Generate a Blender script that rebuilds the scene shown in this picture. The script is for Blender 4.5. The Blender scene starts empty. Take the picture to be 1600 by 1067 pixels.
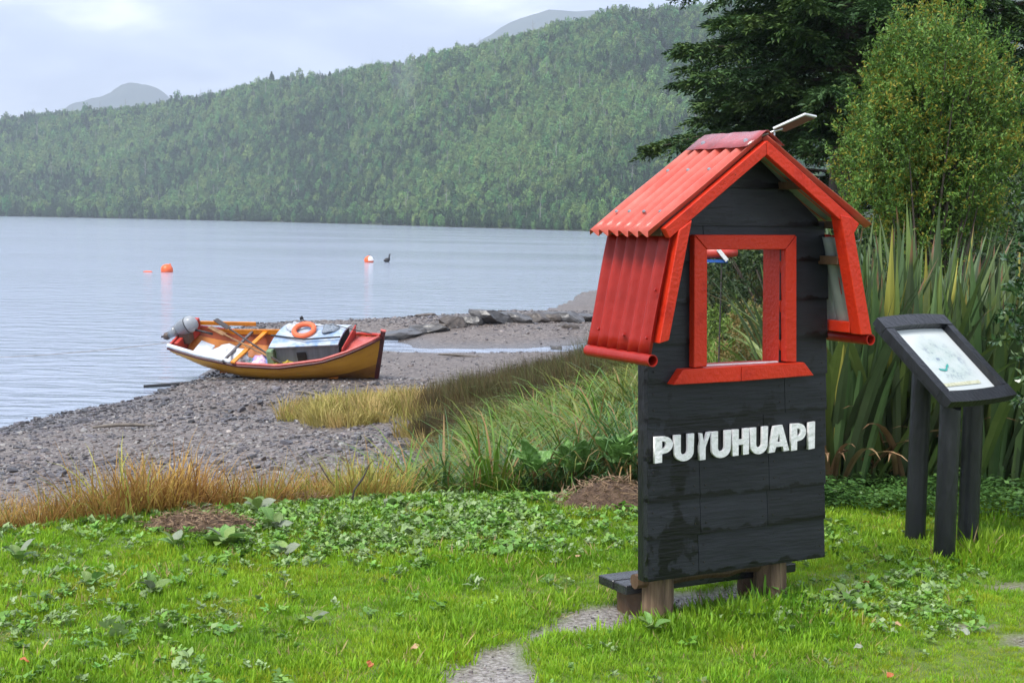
import bpy, bmesh, math, random
import numpy as np
from mathutils import Vector, Matrix, Euler
rad = math.radians
scene = bpy.context.scene
COL = scene.collection
rng = np.random.default_rng(7)
random.seed(7)

# ------------------------------------------------------------------ camera
cam_d = bpy.data.cameras.new('camera')
cam = bpy.data.objects.new('camera', cam_d)
COL.objects.link(cam)
scene.camera = cam
cam_d.sensor_width = 36.0
cam_d.lens = 36.0 * 2222 / 1600
cam_d.clip_start = 0.05
cam_d.clip_end = 20000
_p = math.atan((533.5 - 344) / 2222); _r = rad(1.0)
_F = Vector((0, math.cos(_p), -math.sin(_p))); _U0 = Vector((0, math.sin(_p), math.cos(_p))); _R0 = Vector((1, 0, 0))
_R = _R0 * math.cos(_r) + _U0 * math.sin(_r); _U = _U0 * math.cos(_r) - _R0 * math.sin(_r)
_m = Matrix((_R, _U, -_F)).transposed().to_4x4(); _m.translation = Vector((0, 0, 1.76))
cam.matrix_world = _m

# ------------------------------------------------------------------ sky and sun (overcast)
SUN_TO = Vector((-0.48, -0.52, 1.0)).normalized()
world = bpy.data.worlds.new('World'); scene.world = world; world.use_nodes = True
nt = world.node_tree; nt.nodes.clear()
def N(tree, kind, **kw):
    n = tree.nodes.new(kind)
    for k, v in kw.items(): setattr(n, k, v)
    return n
wo = N(nt, 'ShaderNodeOutputWorld'); bg = N(nt, 'ShaderNodeBackground'); bg.inputs[1].default_value = 0.1
sky = N(nt, 'ShaderNodeTexSky', sky_type='NISHITA', sun_disc=False)
sky.sun_elevation = math.asin(SUN_TO.z); sky.sun_rotation = math.atan2(SUN_TO.x, SUN_TO.y)
tc = N(nt, 'ShaderNodeTexCoord'); mp = N(nt, 'ShaderNodeMapping'); mp.inputs['Scale'].default_value = (1.0, 1.0, 3.2)
mp.inputs['Location'].default_value = (0.75, 0.1, 0.12)
nz = N(nt, 'ShaderNodeTexNoise'); nz.inputs['Scale'].default_value = 7.0; nz.inputs['Detail'].default_value = 7; nz.inputs['Roughness'].default_value = 0.54
nz.inputs['Distortion'].default_value = 0.25
rp = N(nt, 'ShaderNodeValToRGB')
rp.color_ramp.elements[0].position = 0.36; rp.color_ramp.elements[0].color = (2.45, 2.75, 3.6, 1)
rp.color_ramp.elements[1].position = 0.66; rp.color_ramp.elements[1].color = (5.9, 6.05, 6.4, 1)
e_ = rp.color_ramp.elements.new(0.52); e_.color = (3.4, 3.7, 4.55, 1)
mx = N(nt, 'ShaderNodeMix', data_type='RGBA'); mx.inputs[0].default_value = 0.93
L = nt.links.new
L(tc.outputs['Generated'], mp.inputs[0]); L(mp.outputs[0], nz.inputs['Vector']); L(nz.outputs[0], rp.inputs[0])
L(sky.outputs[0], mx.inputs[6]); L(rp.outputs[0], mx.inputs[7]); L(mx.outputs[2], bg.inputs[0]); L(bg.outputs[0], wo.inputs[0])
sun_d = bpy.data.lights.new('sun', 'SUN'); sun_d.energy = 1.5; sun_d.angle = rad(22); sun_d.color = (1, 0.965, 0.9)
sun = bpy.data.objects.new('sun', sun_d); COL.objects.link(sun); sun.rotation_euler = (-SUN_TO).to_track_quat('-Z', 'Y').to_euler()
scene.view_settings.view_transform = 'Standard'; scene.view_settings.look = 'None'
scene.view_settings.exposure = 1.72; scene.view_settings.gamma = 1.0
scene.render.engine = 'CYCLES'
scene.cycles.use_denoising = True
scene.cycles.max_bounces = 5; scene.cycles.diffuse_bounces = 2; scene.cycles.glossy_bounces = 2
scene.cycles.transmission_bounces = 3; scene.cycles.transparent_max_bounces = 6; scene.cycles.volume_bounces = 0

# ------------------------------------------------------------------ helpers
def mat(name, c1, c2=None, scale=6.0, rough=0.6, bump=0.0, bscale=None, rnd=0.0, trans=0.0, spec=0.5, coord='Object',
        detail=5.0, stretch=None, coat=0.0, c3=None, pos3=0.62, contrast=(0.35, 0.65), rrough=None, metal=0.0, hue=0.0, chips=None, tip=None):
    """c1/c2 mixed by noise; rnd = value variation per instance; trans = thin translucency"""
    m = bpy.data.materials.new(name); m.use_nodes = True; t = m.node_tree; t.nodes.clear()
    out = N(t, 'ShaderNodeOutputMaterial'); b = N(t, 'ShaderNodeBsdfPrincipled'); K = t.links.new
    b.inputs['Roughness'].default_value = rough; b.inputs['Specular IOR Level'].default_value = spec
    b.inputs['Coat Weight'].default_value = coat; b.inputs['Coat Roughness'].default_value = 0.08; b.inputs['Metallic'].default_value = metal
    if c2 is None: c2 = tuple(v * 0.8 for v in c1)
    if coord == 'World':
        g = N(t, 'ShaderNodeNewGeometry'); vec = g.outputs['Position']
    else:
        g = N(t, 'ShaderNodeTexCoord'); vec = g.outputs['Object']
    if stretch:
        mpn = N(t, 'ShaderNodeMapping'); mpn.inputs['Scale'].default_value = stretch; K(vec, mpn.inputs[0]); vec = mpn.outputs[0]
    n = N(t, 'ShaderNodeTexNoise'); n.inputs['Scale'].default_value = scale; n.inputs['Detail'].default_value = detail; n.inputs['Roughness'].default_value = 0.6
    K(vec, n.inputs['Vector'])
    r = N(t, 'ShaderNodeValToRGB'); r.color_ramp.elements[0].position = contrast[0]; r.color_ramp.elements[1].position = contrast[1]
    r.color_ramp.elements[0].color = (*c1, 1); r.color_ramp.elements[1].color = (*c2, 1)
    if c3: e = r.color_ramp.elements.new(pos3); e.color = (*c3, 1)
    K(n.outputs[0], r.inputs[0]); colr = r.outputs[0]
    if rnd or hue:
        oi = N(t, 'ShaderNodeObjectInfo'); hs = N(t, 'ShaderNodeHueSaturation')
        mr = N(t, 'ShaderNodeMapRange'); mr.inputs[3].default_value = 1 - rnd; mr.inputs[4].default_value = 1 + rnd
        K(oi.outputs['Random'], mr.inputs[0]); K(mr.outputs[0], hs.inputs['Value']); K(colr, hs.inputs['Color'])
        if hue:
            m1 = N(t, 'ShaderNodeMath', operation='MULTIPLY'); m1.inputs[1].default_value = 7.31
            m2 = N(t, 'ShaderNodeMath', operation='FRACT'); m3 = N(t, 'ShaderNodeMapRange'); m3.inputs[3].default_value = 0.5 - hue; m3.inputs[4].default_value = 0.5 + hue
            K(oi.outputs['Random'], m1.inputs[0]); K(m1.outputs[0], m2.inputs[0]); K(m2.outputs[0], m3.inputs[0]); K(m3.outputs[0], hs.inputs['Hue'])
        colr = hs.outputs[0]
    if chips:      # (colour, noise scale, threshold): small worn spots where the paint is gone
        nc = N(t, 'ShaderNodeTexNoise'); nc.inputs['Scale'].default_value = chips[1]; nc.inputs['Detail'].default_value = 4; nc.inputs['Roughness'].default_value = 0.7; K(vec, nc.inputs['Vector'])
        mc = N(t, 'ShaderNodeMapRange'); mc.inputs[1].default_value = chips[2]; mc.inputs[2].default_value = chips[2]+0.03; K(nc.outputs[0], mc.inputs[0])
        mk_ = N(t, 'ShaderNodeMix', data_type='RGBA'); K(mc.outputs[0], mk_.inputs[0]); K(colr, mk_.inputs[6]); mk_.inputs[7].default_value = (*chips[0], 1); colr = mk_.outputs[2]
    if tip:        # withered leaf tip, from the mesh attribute 'tip' (0 base .. 1 point)
        ta_ = N(t, 'ShaderNodeAttribute', attribute_name='tip'); oi2 = N(t, 'ShaderNodeObjectInfo')
        th_ = N(t, 'ShaderNodeMapRange'); th_.inputs[3].default_value = 0.88; th_.inputs[4].default_value = 1.15; K(oi2.outputs['Random'], th_.inputs[0])
        sb_ = N(t, 'ShaderNodeMath', operation='SUBTRACT'); K(ta_.outputs['Fac'], sb_.inputs[0]); K(th_.outputs[0], sb_.inputs[1])
        ml_ = N(t, 'ShaderNodeMath', operation='MULTIPLY', use_clamp=True); ml_.inputs[1].default_value = 22; K(sb_.outputs[0], ml_.inputs[0])
        mt_ = N(t, 'ShaderNodeMix', data_type='RGBA'); K(ml_.outputs[0], mt_.inputs[0]); K(colr, mt_.inputs[6]); mt_.inputs[7].default_value = (*tip, 1); colr = mt_.outputs[2]
    K(colr, b.inputs['Base Color'])
    if rrough is not None:
        mr2 = N(t, 'ShaderNodeMapRange'); mr2.inputs[1].default_value = contrast[0]; mr2.inputs[2].default_value = contrast[1]
        mr2.inputs[3].default_value = rough; mr2.inputs[4].default_value = rrough; K(n.outputs[0], mr2.inputs[0]); K(mr2.outputs[0], b.inputs['Roughness'])
    if bump:
        n2 = N(t, 'ShaderNodeTexNoise'); n2.inputs['Scale'].default_value = bscale or scale * 4; n2.inputs['Detail'].default_value = 6; K(vec, n2.inputs['Vector'])
        bp = N(t, 'ShaderNodeBump'); bp.inputs['Strength'].default_value = min(1, bump); bp.inputs['Distance'].default_value = 0.02
        K(n2.outputs[0], bp.inputs['Height']); K(bp.outputs[0], b.inputs['Normal'])
    if trans:
        tr = N(t, 'ShaderNodeBsdfTranslucent'); ms = N(t, 'ShaderNodeMixShader'); ms.inputs[0].default_value = trans
        K(colr, tr.inputs[0]); K(b.outputs[0], ms.inputs[1]); K(tr.outputs[0], ms.inputs[2]); K(ms.outputs[0], out.inputs[0])
    else: K(b.outputs[0], out.inputs[0])
    return m

class MB:
    """collects faces for one mesh"""
    def __init__(s): s.v = []; s.f = []
    def quad(s, a, b, c, d):
        i = len(s.v); s.v += [tuple(a), tuple(b), tuple(c), tuple(d)]; s.f.append((i, i+1, i+2, i+3)); return s
    def box(s, x0, x1, y0, y1, z0, z1):
        i = len(s.v)
        s.v += [(x, y, z) for z in (z0, z1) for y in (y0, y1) for x in (x0, x1)]
        s.f += [tuple(i+k for k in q) for q in ((0,2,3,1), (4,5,7,6), (0,1,5,4), (2,6,7,3), (0,4,6,2), (1,3,7,5))]; return s
    def hexa(s, P):   # P: 8 points, bottom 4 (ccw) then top 4
        i = len(s.v); s.v += [tuple(p) for p in P]
        s.f += [tuple(i+k for k in q) for q in ((3,2,1,0), (4,5,6,7), (0,1,5,4), (1,2,6,5), (2,3,7,6), (3,0,4,7))]; return s
    def bar(s, a, b, w, h, up=(0,0,1)):
        a = Vector(a); b = Vector(b); d = (b-a).normalized(); sd = d.cross(Vector(up)).normalized(); u = sd.cross(d)
        o = [-sd*w/2-u*h/2, sd*w/2-u*h/2, sd*w/2+u*h/2, -sd*w/2+u*h/2]
        i = len(s.v); s.v += [tuple(a+q) for q in o] + [tuple(b+q) for q in o]
        s.f += [tuple(i+k for k in q) for q in ((3,2,1,0), (4,5,6,7), (0,1,5,4), (1,2,6,5), (2,3,7,6), (3,0,4,7))]; return s
    def tube(s, pts, r, n=8, cap=True):
        pts = [Vector(p) for p in pts]; rs = r if hasattr(r, '__len__') else [r]*len(pts); i0 = len(s.v)
        ref = Vector((0.13, 0.27, 0.95))
        for k, p in enumerate(pts):
            d = (pts[min(k+1, len(pts)-1)] - pts[max(k-1, 0)]).normalized()
            a = d.cross(ref)
            if a.length < 1e-3: a = d.cross(Vector((1, 0, 0)))
            a.normalize(); b = d.cross(a)
            for j in range(n):
                q = 2*math.pi*j/n; s.v.append(tuple(p + (a*math.cos(q) + b*math.sin(q))*rs[k]))
        for k in range(len(pts)-1):
            for j in range(n):
                s.f.append((i0+k*n+j, i0+k*n+(j+1) % n, i0+(k+1)*n+(j+1) % n, i0+(k+1)*n+j))
        if cap: s.f.append(tuple(i0+j for j in range(n))[::-1]); s.f.append(tuple(i0+(len(pts)-1)*n+j for j in range(n)))
        return s
    def grid(s, P):   # P[i][j] points
        i0 = len(s.v); n = len(P); m = len(P[0])
        for row in P: s.v += [tuple(q) for q in row]
        for a in range(n-1):
            for b in range(m-1): s.f.append((i0+a*m+b, i0+a*m+b+1, i0+(a+1)*m+b+1, i0+(a+1)*m+b))
        return s
    def mesh(s, name):
        me = bpy.data.meshes.new(name); me.from_pydata([tuple(map(float, q)) for q in s.v], [], s.f); me.update(); return me
    def build(s, name, m, parent=None, smooth=False, bevel=0.0, solid=0.0, xf=None):
        if xf: s.v = [tuple(xf(*q)) for q in s.v]
        me = s.mesh(name)
        return obj(name, me, m, parent, smooth, bevel, solid)

def obj(name, me, m=None, parent=None, smooth=False, bevel=0.0, solid=0.0):
    if m is not None and not me.materials:
        for q in (m if isinstance(m, (list, tuple)) else [m]): me.materials.append(q)
    if solid or bevel:
        bm = bmesh.new(); bm.from_mesh(me)
        if solid: bmesh.ops.solidify(bm, geom=bm.faces[:], thickness=solid)
        if bevel: bmesh.ops.recalc_face_normals(bm, faces=bm.faces); bmesh.ops.bevel(bm, geom=bm.edges[:], offset=bevel, segments=1, affect='EDGES', profile=0.6)
        bm.to_mesh(me); bm.free()
    if smooth:
        me.polygons.foreach_set('use_smooth', [True]*len(me.polygons))
    o = bpy.data.objects.new(name, me); COL.objects.link(o)
    if parent is not None: o.parent = parent
    return o
def tag(o, label=None, cat=None, group=None, kind=None):
    if label: o['label'] = label
    if cat: o['category'] = cat
    if group: o['group'] = group
    if kind: o['kind'] = kind
    return o
def empty(name, loc=(0,0,0), rz=0.0, label=None, cat=None, group=None):
    o = bpy.data.objects.new(name, None); COL.objects.link(o); o.location = loc; o.rotation_euler = (0, 0, rz); o.empty_display_size = 0.1
    return tag(o, label, cat, group)
def np_mesh(name, V, F):
    """V (n,3); F (m,3) or (m,4)"""
    V = np.asarray(V, np.float32); F = np.asarray(F, np.int32); k = F.shape[1]
    me = bpy.data.meshes.new(name); me.vertices.add(len(V)); me.vertices.foreach_set('co', V.ravel())
    me.loops.add(F.size); me.loops.foreach_set('vertex_index', F.ravel())
    me.polygons.add(len(F)); me.polygons.foreach_set('loop_start', np.arange(0, F.size, k, dtype=np.int32))
    me.update(calc_edges=True); me.validate(); return me

_gn = {}
def scatter(name, P, rot, scl, idx, protos, label, cat, kind='stuff', parent=None):
    """one 'stuff' object: prototype meshes placed on given points by geometry nodes"""
    me = bpy.data.meshes.new(name); P = np.asarray(P, np.float32); n = len(P)
    me.vertices.add(n); me.vertices.foreach_set('co', P.ravel())
    a = me.attributes.new('rot', 'FLOAT_VECTOR', 'POINT'); a.data.foreach_set('vector', np.asarray(rot, np.float32).ravel())
    scl = np.asarray(scl, np.float32)
    if scl.ndim == 1: scl = np.repeat(scl[:, None], 3, 1)
    a = me.attributes.new('scl', 'FLOAT_VECTOR', 'POINT'); a.data.foreach_set('vector', np.ascontiguousarray(scl).ravel())
    a = me.attributes.new('idx', 'INT', 'POINT'); a.data.foreach_set('value', np.asarray(idx, np.int32))
    o = bpy.data.objects.new(name, me); COL.objects.link(o)
    pc = bpy.data.collections.new(name + '_prototypes')
    for i, (pm) in enumerate(protos):
        pc.objects.link(bpy.data.objects.new('%s_%03d' % (name, i), pm))
    g = bpy.data.node_groups.new(name, 'GeometryNodeTree')
    g.interface.new_socket('Geometry', in_out='INPUT', socket_type='NodeSocketGeometry')
    g.interface.new_socket('Geometry', in_out='OUTPUT', socket_type='NodeSocketGeometry')
    gi = N(g, 'NodeGroupInput'); go = N(g, 'NodeGroupOutput'); K = g.links.new
    ci = N(g, 'GeometryNodeCollectionInfo'); ci.inputs['Collection'].default_value = pc
    ci.inputs['Separate Children'].default_value = True; ci.inputs['Reset Children'].default_value = True
    ip = N(g, 'GeometryNodeInstanceOnPoints'); ip.inputs['Pick Instance'].default_value = True
    def na(nm, ty):
        q = N(g, 'GeometryNodeInputNamedAttribute', data_type=ty); q.inputs['Name'].default_value = nm; return q.outputs['Attribute']
    er = N(g, 'FunctionNodeEulerToRotation'); K(na('rot', 'FLOAT_VECTOR'), er.inputs[0]); K(er.outputs[0], ip.inputs['Rotation'])
    K(na('scl', 'FLOAT_VECTOR'), ip.inputs['Scale']); K(na('idx', 'INT'), ip.inputs['Instance Index'])
    K(gi.outputs[0], ip.inputs['Points']); K(ci.outputs[0], ip.inputs['Instance']); K(ip.outputs[0], go.inputs[0])
    md = o.modifiers.new('scatter', 'NODES'); md.node_group = g
    if parent: o.parent = parent
    return tag(o, label, cat, kind=kind)

def fnoise(x, y, s=1.0, seed=0):
    """cheap smooth 2-d noise, about -1..1"""
    x = np.asarray(x, float)*s; y = np.asarray(y, float)*s
    q = 0; a = 1; tot = 0
    r_ = np.random.default_rng(100+seed)
    for k in range(4):
        ph = r_.uniform(0, 6.28, 6); dr = r_.uniform(0, 6.28, 3)
        for j in range(3): q = q + a*np.sin((x*np.cos(dr[j]) + y*np.sin(dr[j]))*(1.0+0.37*j) + ph[j])*np.cos((y*np.cos(dr[j]) - x*np.sin(dr[j]))*0.83 + ph[3+j])
        tot += a*1.6; a *= 0.55; x = x*2.03; y = y*2.03
    return q/tot
def in_poly(x, y, poly):
    x = np.asarray(x, float); y = np.asarray(y, float); c = np.zeros(x.shape, bool); n = len(poly)
    for i in range(n):
        x1, y1 = poly[i]; x2, y2 = poly[(i+1) % n]
        k = ((y1 > y) != (y2 > y)) & (x < (x2-x1)*(y-y1)/((y2-y1) or 1e-9) + x1); c ^= k
    return c
def pdist(x, y, line, closed=False):
    x = np.asarray(x, float); y = np.asarray(y, float); d = np.full(x.shape, 1e9)
    L_ = list(line) + ([line[0]] if closed else [])
    for (x1, y1), (x2, y2) in zip(L_[:-1], L_[1:]):
        dx, dy = x2-x1, y2-y1; t = np.clip(((x-x1)*dx + (y-y1)*dy)/(dx*dx+dy*dy), 0, 1)
        d = np.minimum(d, np.hypot(x-x1-t*dx, y-y1-t*dy))
    return d
def sstep(a, b, v):
    t = np.clip((v-a)/(b-a), 0, 1); return t*t*(3-2*t)
# ------------------------------------------------------------------ terrain
WATER_Z = -2.15
# outline of the lawn terrace (closed, runs round behind the camera and to the right)
TERRACE = [(-60,-80), (-60,-4), (-22,1.5), (-9,4.6), (-5,6.5), (-2.8,7.75), (-1.9,8.35), (-0.8,8.95), (0.5,9.1), (1.3,9.7), (1.9,11.5), (2.4,14.5), (3.2,20), (4.6,30), (6.5,45), (9.5,64), (14,90), (22,130), (60,220), (400,380), (400,-80)]
# the lake shore from left to right, seen from the land
SHORE = [(-300,-40), (-120,0), (-45,14), (-22,20.5), (-12.5,24), (-9.2,25.3), (-8.7,27.3), (-7.9,29.2), (-7.5,31.2), (-7.2,33.3), (-7.6,36.5), (-8.6,41), (-9.6,46), (-9.2,50.3), (-6.2,52.3), (-2.6,56.2), (1.7,62.2), (3.0,70), (3.4,75), (5.3,82.6), (8.5,92), (12,108), (22,150), (60,235), (420,400)]
LAND = SHORE + [(420,-300), (-300,-300)]
PATH_A = [(-0.26,5.2), (-0.24,5.46), (-0.06,5.74), (0.07,5.78), (0.11,5.5), (0.13,5.1)]
PATH_B = [(0.1,5.9), (0.19,6.24), (0.36,6.42), (0.56,6.5), (0.95,6.75), (1.15,6.85), (1.12,6.52), (0.72,6.3), (0.52,6.1), (0.3,5.94)]
BARE = [((2.06,6.17),0.13), ((2.25,5.96),0.17), ((2.55,6.92),0.2), ((1.9,6.42),0.07)]
HEAPS = [((-1.73,7.86),0.34,0.15,0.09), ((-1.28,8.75),0.24,0.16,0.08), ((0.62,8.66),0.36,0.2,0.16)]
def path_mask(x, y):
    x = np.asarray(x, float); y = np.asarray(y, float); q = np.zeros(x.shape)
    n_ = 0.045*fnoise(x, y, 7, 5) + 0.025*fnoise(x, y, 23, 15)
    for poly in (PATH_A, PATH_B):
        d = pdist(x, y, poly, True); d = np.where(in_poly(x, y, poly), -d, d) + n_
        q = np.maximum(q, 1 - sstep(-0.02, 0.025, d))
    for (c, r_) in BARE:
        q = np.maximum(q, (1 - sstep(r_*0.5, r_*1.1, np.hypot(x-c[0], (y-c[1])*1.5) + n_*2))*0.8)
    return q
PUD = [(-4.4,46.5), (-3.7,42.4), (-2.8,42), (-1.9,42.2), (-0.7,42.4), (0.8,42.8), (2.0,44), (3.1,45.5)]
def terrain(x, y):
    x = np.asarray(x, float); y = np.asarray(y, float)
    ins = in_poly(x, y, TERRACE); dt = pdist(x, y, TERRACE, True); s = np.where(ins, -dt, dt) + 0.12*fnoise(x, y, 1.1, 1)
    s = np.where(s > 0, s*(1 - 0.52*sstep(-1.2, 0.8, x)*(1-sstep(18, 26, y))), s)
    land = in_poly(x, y, LAND); dw = pdist(x, y, SHORE); 
    bank = -0.62*sstep(-0.2, 1.3, s) - 0.28*sstep(1.0, 3.2, s)
    t = np.clip(s/np.maximum(s+dw, 1e-3), 0, 1)
    zb = bank + (WATER_Z + 0.9)*np.where(s > 0, t**0.8, 0)
    zb = zb + 0.05*fnoise(x, y, 0.55, 2)*np.clip(s, 0, 1)*np.clip(dw, 0, 1)
    wf_ = sstep(23, 33, y)*sstep(0.8, 4.5, s); zb = zb*(1-wf_) + wf_*(-2.03 + 0.05*np.clip(dw/6, 0, 1) + 0.035*fnoise(x, y, 0.8, 9))
    spit = 0.3*np.exp(-((x+1.0)/5.0)**2 - ((y-50.0)/3.6)**2)
    zb = zb + spit*np.clip(dw/2, 0, 1)
    dp = pdist(x, y, PUD); zb = np.where((dp < 3.2) & land, zb*(1-np.exp(-(dp/1.5)**2)) + np.exp(-(dp/1.5)**2)*(-2.19 + 0.045*fnoise(x, y, 1.3, 3)), zb)
    d2 = np.hypot((x+4.6)/1.5, (y-26.9)/0.8); zb = np.where(land, zb*(1-np.exp(-d2**4)) + np.exp(-d2**4)*(-2.17+0.04*fnoise(x, y, 2.2, 4)), zb)
    z = np.where(land, zb, WATER_Z - 0.09*np.minimum(dw, 40) - 0.0)
    near = np.clip(1 - s*-1/3.0, 0, 1)
    z = z + np.where(ins, 0.018*fnoise(x, y, 1.6, 6), 0)
    return z - 0.012*path_mask(x, y)
def axis(segs):
    a = []
    for lo, hi, st in segs: a += list(np.arange(lo, hi, st))
    return np.array(a + [segs[-1][1]])
gx = axis([(-400,-60,20), (-60,-14,2), (-14,-5,0.35), (-5,4.5,0.1), (4.5,12,0.4), (12,60,3), (60,440,25)])
gy = axis([(-80,0,8), (0,4.4,0.4), (4.4,10.5,0.085), (10.5,20,0.2), (20,60,0.4), (60,130,2), (130,410,20)])
GX, GY = np.meshgrid(gx, gy); GZ = terrain(GX, GY)
V = np.stack([GX.ravel(), GY.ravel(), GZ.ravel()], 1); nx, ny = len(gx), len(gy)
ii, jj = np.meshgrid(np.arange(nx-1), np.arange(ny-1)); a0 = (jj*nx+ii).ravel(); F = np.stack([a0, a0+1, a0+nx+1, a0+nx], 1)
gm = np_mesh('ground', V, F)
fx, fy = GX.ravel(), GY.ravel()
s_in = in_poly(fx, fy, TERRACE); sd = pdist(fx, fy, TERRACE, True); sgn = np.where(s_in, -sd, sd)
beach = sstep(0.6, 2.6, sgn + 0.5*fnoise(fx, fy, 0.9, 8))
cc = np.zeros((len(fx), 4), np.float32); cc[:, 0] = path_mask(fx, fy); cc[:, 1] = beach
cc[:, 2] = np.clip(1 - (V[:, 2]-WATER_Z)/0.16, 0, 1)
cc[:, 3] = sstep(34, 46, fy)
ca = gm.color_attributes.new('zone', 'FLOAT_COLOR', 'POINT'); ca.data.foreach_set('color', cc.ravel())
def ground_mat():
    m = bpy.data.materials.new('ground'); m.use_nodes = True; t = m.node_tree; K = t.links.new
    b = t.nodes['Principled BSDF']; at = N(t, 'ShaderNodeAttribute', attribute_name='zone'); sp = N(t, 'ShaderNodeSeparateColor'); K(at.outputs['Color'], sp.inputs[0])
    g = N(t, 'ShaderNodeNewGeometry')
    def noi(s, d=6):
        n = N(t, 'ShaderNodeTexNoise'); n.inputs['Scale'].default_value = s; n.inputs['Detail'].default_value = d; K(g.outputs['Position'], n.inputs['Vector']); return n.outputs[0]
    def ramp(src, cols):
        r = N(t, 'ShaderNodeValToRGB'); r.color_ramp.elements[0].position = cols[0][0]; r.color_ramp.elements[0].color = (*cols[0][1], 1)
        r.color_ramp.elements[1].position = cols[-1][0]; r.color_ramp.elements[1].color = (*cols[-1][1], 1)
        for p_, c_ in cols[1:-1]: e = r.color_ramp.elements.new(p_); e.color = (*c_, 1)
        K(src, r.inputs[0]); return r.outputs[0]
    def mixc(f, a, c):
        q = N(t, 'ShaderNodeMix', data_type='RGBA'); K(f, q.inputs[0]); K(a, q.inputs[6]); K(c, q.inputs[7]); return q.outputs[2]
    soil = ramp(noi(5), [(0.3, (0.08, 0.13, 0.015)), (0.7, (0.13, 0.18, 0.025))])
    vo = N(t, 'ShaderNodeTexVoronoi'); vo.inputs['Scale'].default_value = 14; K(g.outputs['Position'], vo.inputs['Vector'])
    vsp = N(t, 'ShaderNodeSeparateColor'); K(vo.outputs['Color'], vsp.inputs[0])
    peb = ramp(vsp.outputs[0], [(0.0, (0.045, 0.036, 0.032)), (0.5, (0.12, 0.096, 0.084)), (1.0, (0.23, 0.195, 0.17))])
    sand = ramp(noi(1.1), [(0.35, (0.12, 0.1, 0.09)), (0.7, (0.21, 0.18, 0.155))])
    fm = N(t, 'ShaderNodeMath', operation='MULTIPLY'); fm.inputs[1].default_value = 0.55; K(noi(0.5), fm.inputs[0])
    bc = mixc(fm.outputs[0], peb, sand)
    pth = ramp(noi(55, 9), [(0.3, (0.1, 0.08, 0.066)), (0.5, (0.22, 0.19, 0.165)), (0.68, (0.36, 0.33, 0.3))])
    c = mixc(sp.outputs[1], soil, bc); c = mixc(sp.outputs[0], c, pth)
    dk = N(t, 'ShaderNodeHueSaturation'); mr = N(t, 'ShaderNodeMapRange'); mr.inputs[3].default_value = 1; mr.inputs[4].default_value = 0.62
    K(sp.outputs[2], mr.inputs[0]); K(mr.outputs[0], dk.inputs['Value']); K(c, dk.inputs['Color']); K(dk.outputs[0], b.inputs['Base Color'])
    mr2 = N(t, 'ShaderNodeMapRange'); mr2.inputs[3].default_value = 0.6; mr2.inputs[4].default_value = 0.2; K(sp.outputs[2], mr2.inputs[0])
    mxr = N(t, 'ShaderNodeMix', data_type='FLOAT'); K(sp.outputs[0], mxr.inputs[0]); K(mr2.outputs[0], mxr.inputs[2])
    nr = N(t, 'ShaderNodeMapRange'); nr.inputs[1].default_value = 0.42; nr.inputs[2].default_value = 0.6; nr.inputs[3].default_value = 0.04; nr.inputs[4].default_value = 0.32
    K(noi(7), nr.inputs[0]); K(nr.outputs[0], mxr.inputs[3]); K(mxr.outputs[0], b.inputs['Roughness'])
    bp = N(t, 'ShaderNodeBump'); bp.inputs['Strength'].default_value = 0.5; bp.inputs['Distance'].default_value = 0.02
    K(noi(45), bp.inputs['Height']); K(bp.outputs[0], b.inputs['Normal'])
    return m
tag(obj('ground', gm, ground_mat(), smooth=True), 'grassy lakeside terrace falling to a pebble beach', 'ground', kind='structure')

# ------------------------------------------------------------------ lake
wm = bpy.data.materials.new('lake_water'); wm.use_nodes = True; t = wm.node_tree; K = t.links.new; b = t.nodes['Principled BSDF']
b.inputs['Base Color'].default_value = (0.3, 0.35, 0.44, 1); b.inputs['Roughness'].default_value = 0.12; b.inputs['IOR'].default_value = 1.33
g = N(t, 'ShaderNodeNewGeometry'); mpn = N(t, 'ShaderNodeMapping'); mpn.inputs['Scale'].default_value = (0.45, 1.0, 1.0); K(g.outputs['Position'], mpn.inputs[0])
n1 = N(t, 'ShaderNodeTexNoise'); n1.inputs['Scale'].default_value = 1.6; n1.inputs['Detail'].default_value = 5; K(mpn.outputs[0], n1.inputs['Vector'])
n2 = N(t, 'ShaderNodeTexNoise'); n2.inputs['Scale'].default_value = 0.035; n2.inputs['Detail'].default_value = 3; K(mpn.outputs[0], n2.inputs['Vector'])
mr = N(t, 'ShaderNodeMapRange'); mr.inputs[1].default_value = 0.38; mr.inputs[2].default_value = 0.62; mr.inputs[3].default_value = 0.35; mr.inputs[4].default_value = 1.0; K(n2.outputs[0], mr.inputs[0])
mm = N(t, 'ShaderNodeMath', operation='MULTIPLY'); K(n1.outputs[0], mm.inputs[0]); K(mr.outputs[0], mm.inputs[1])
bp = N(t, 'ShaderNodeBump'); bp.inputs['Strength'].default_value = 0.6; bp.inputs['Distance'].default_value = 0.5; K(mm.outputs[0], bp.inputs['Height']); K(bp.outputs[0], b.inputs['Normal'])
wb = MB(); wb.quad((-2250, -350, WATER_Z), (2250, -350, WATER_Z), (2250, 4850, WATER_Z), (-2250, 4850, WATER_Z))
tag(wb.build('lake_water', wm), 'calm grey blue lake with fine ripples', 'water', kind='structure')

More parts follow.
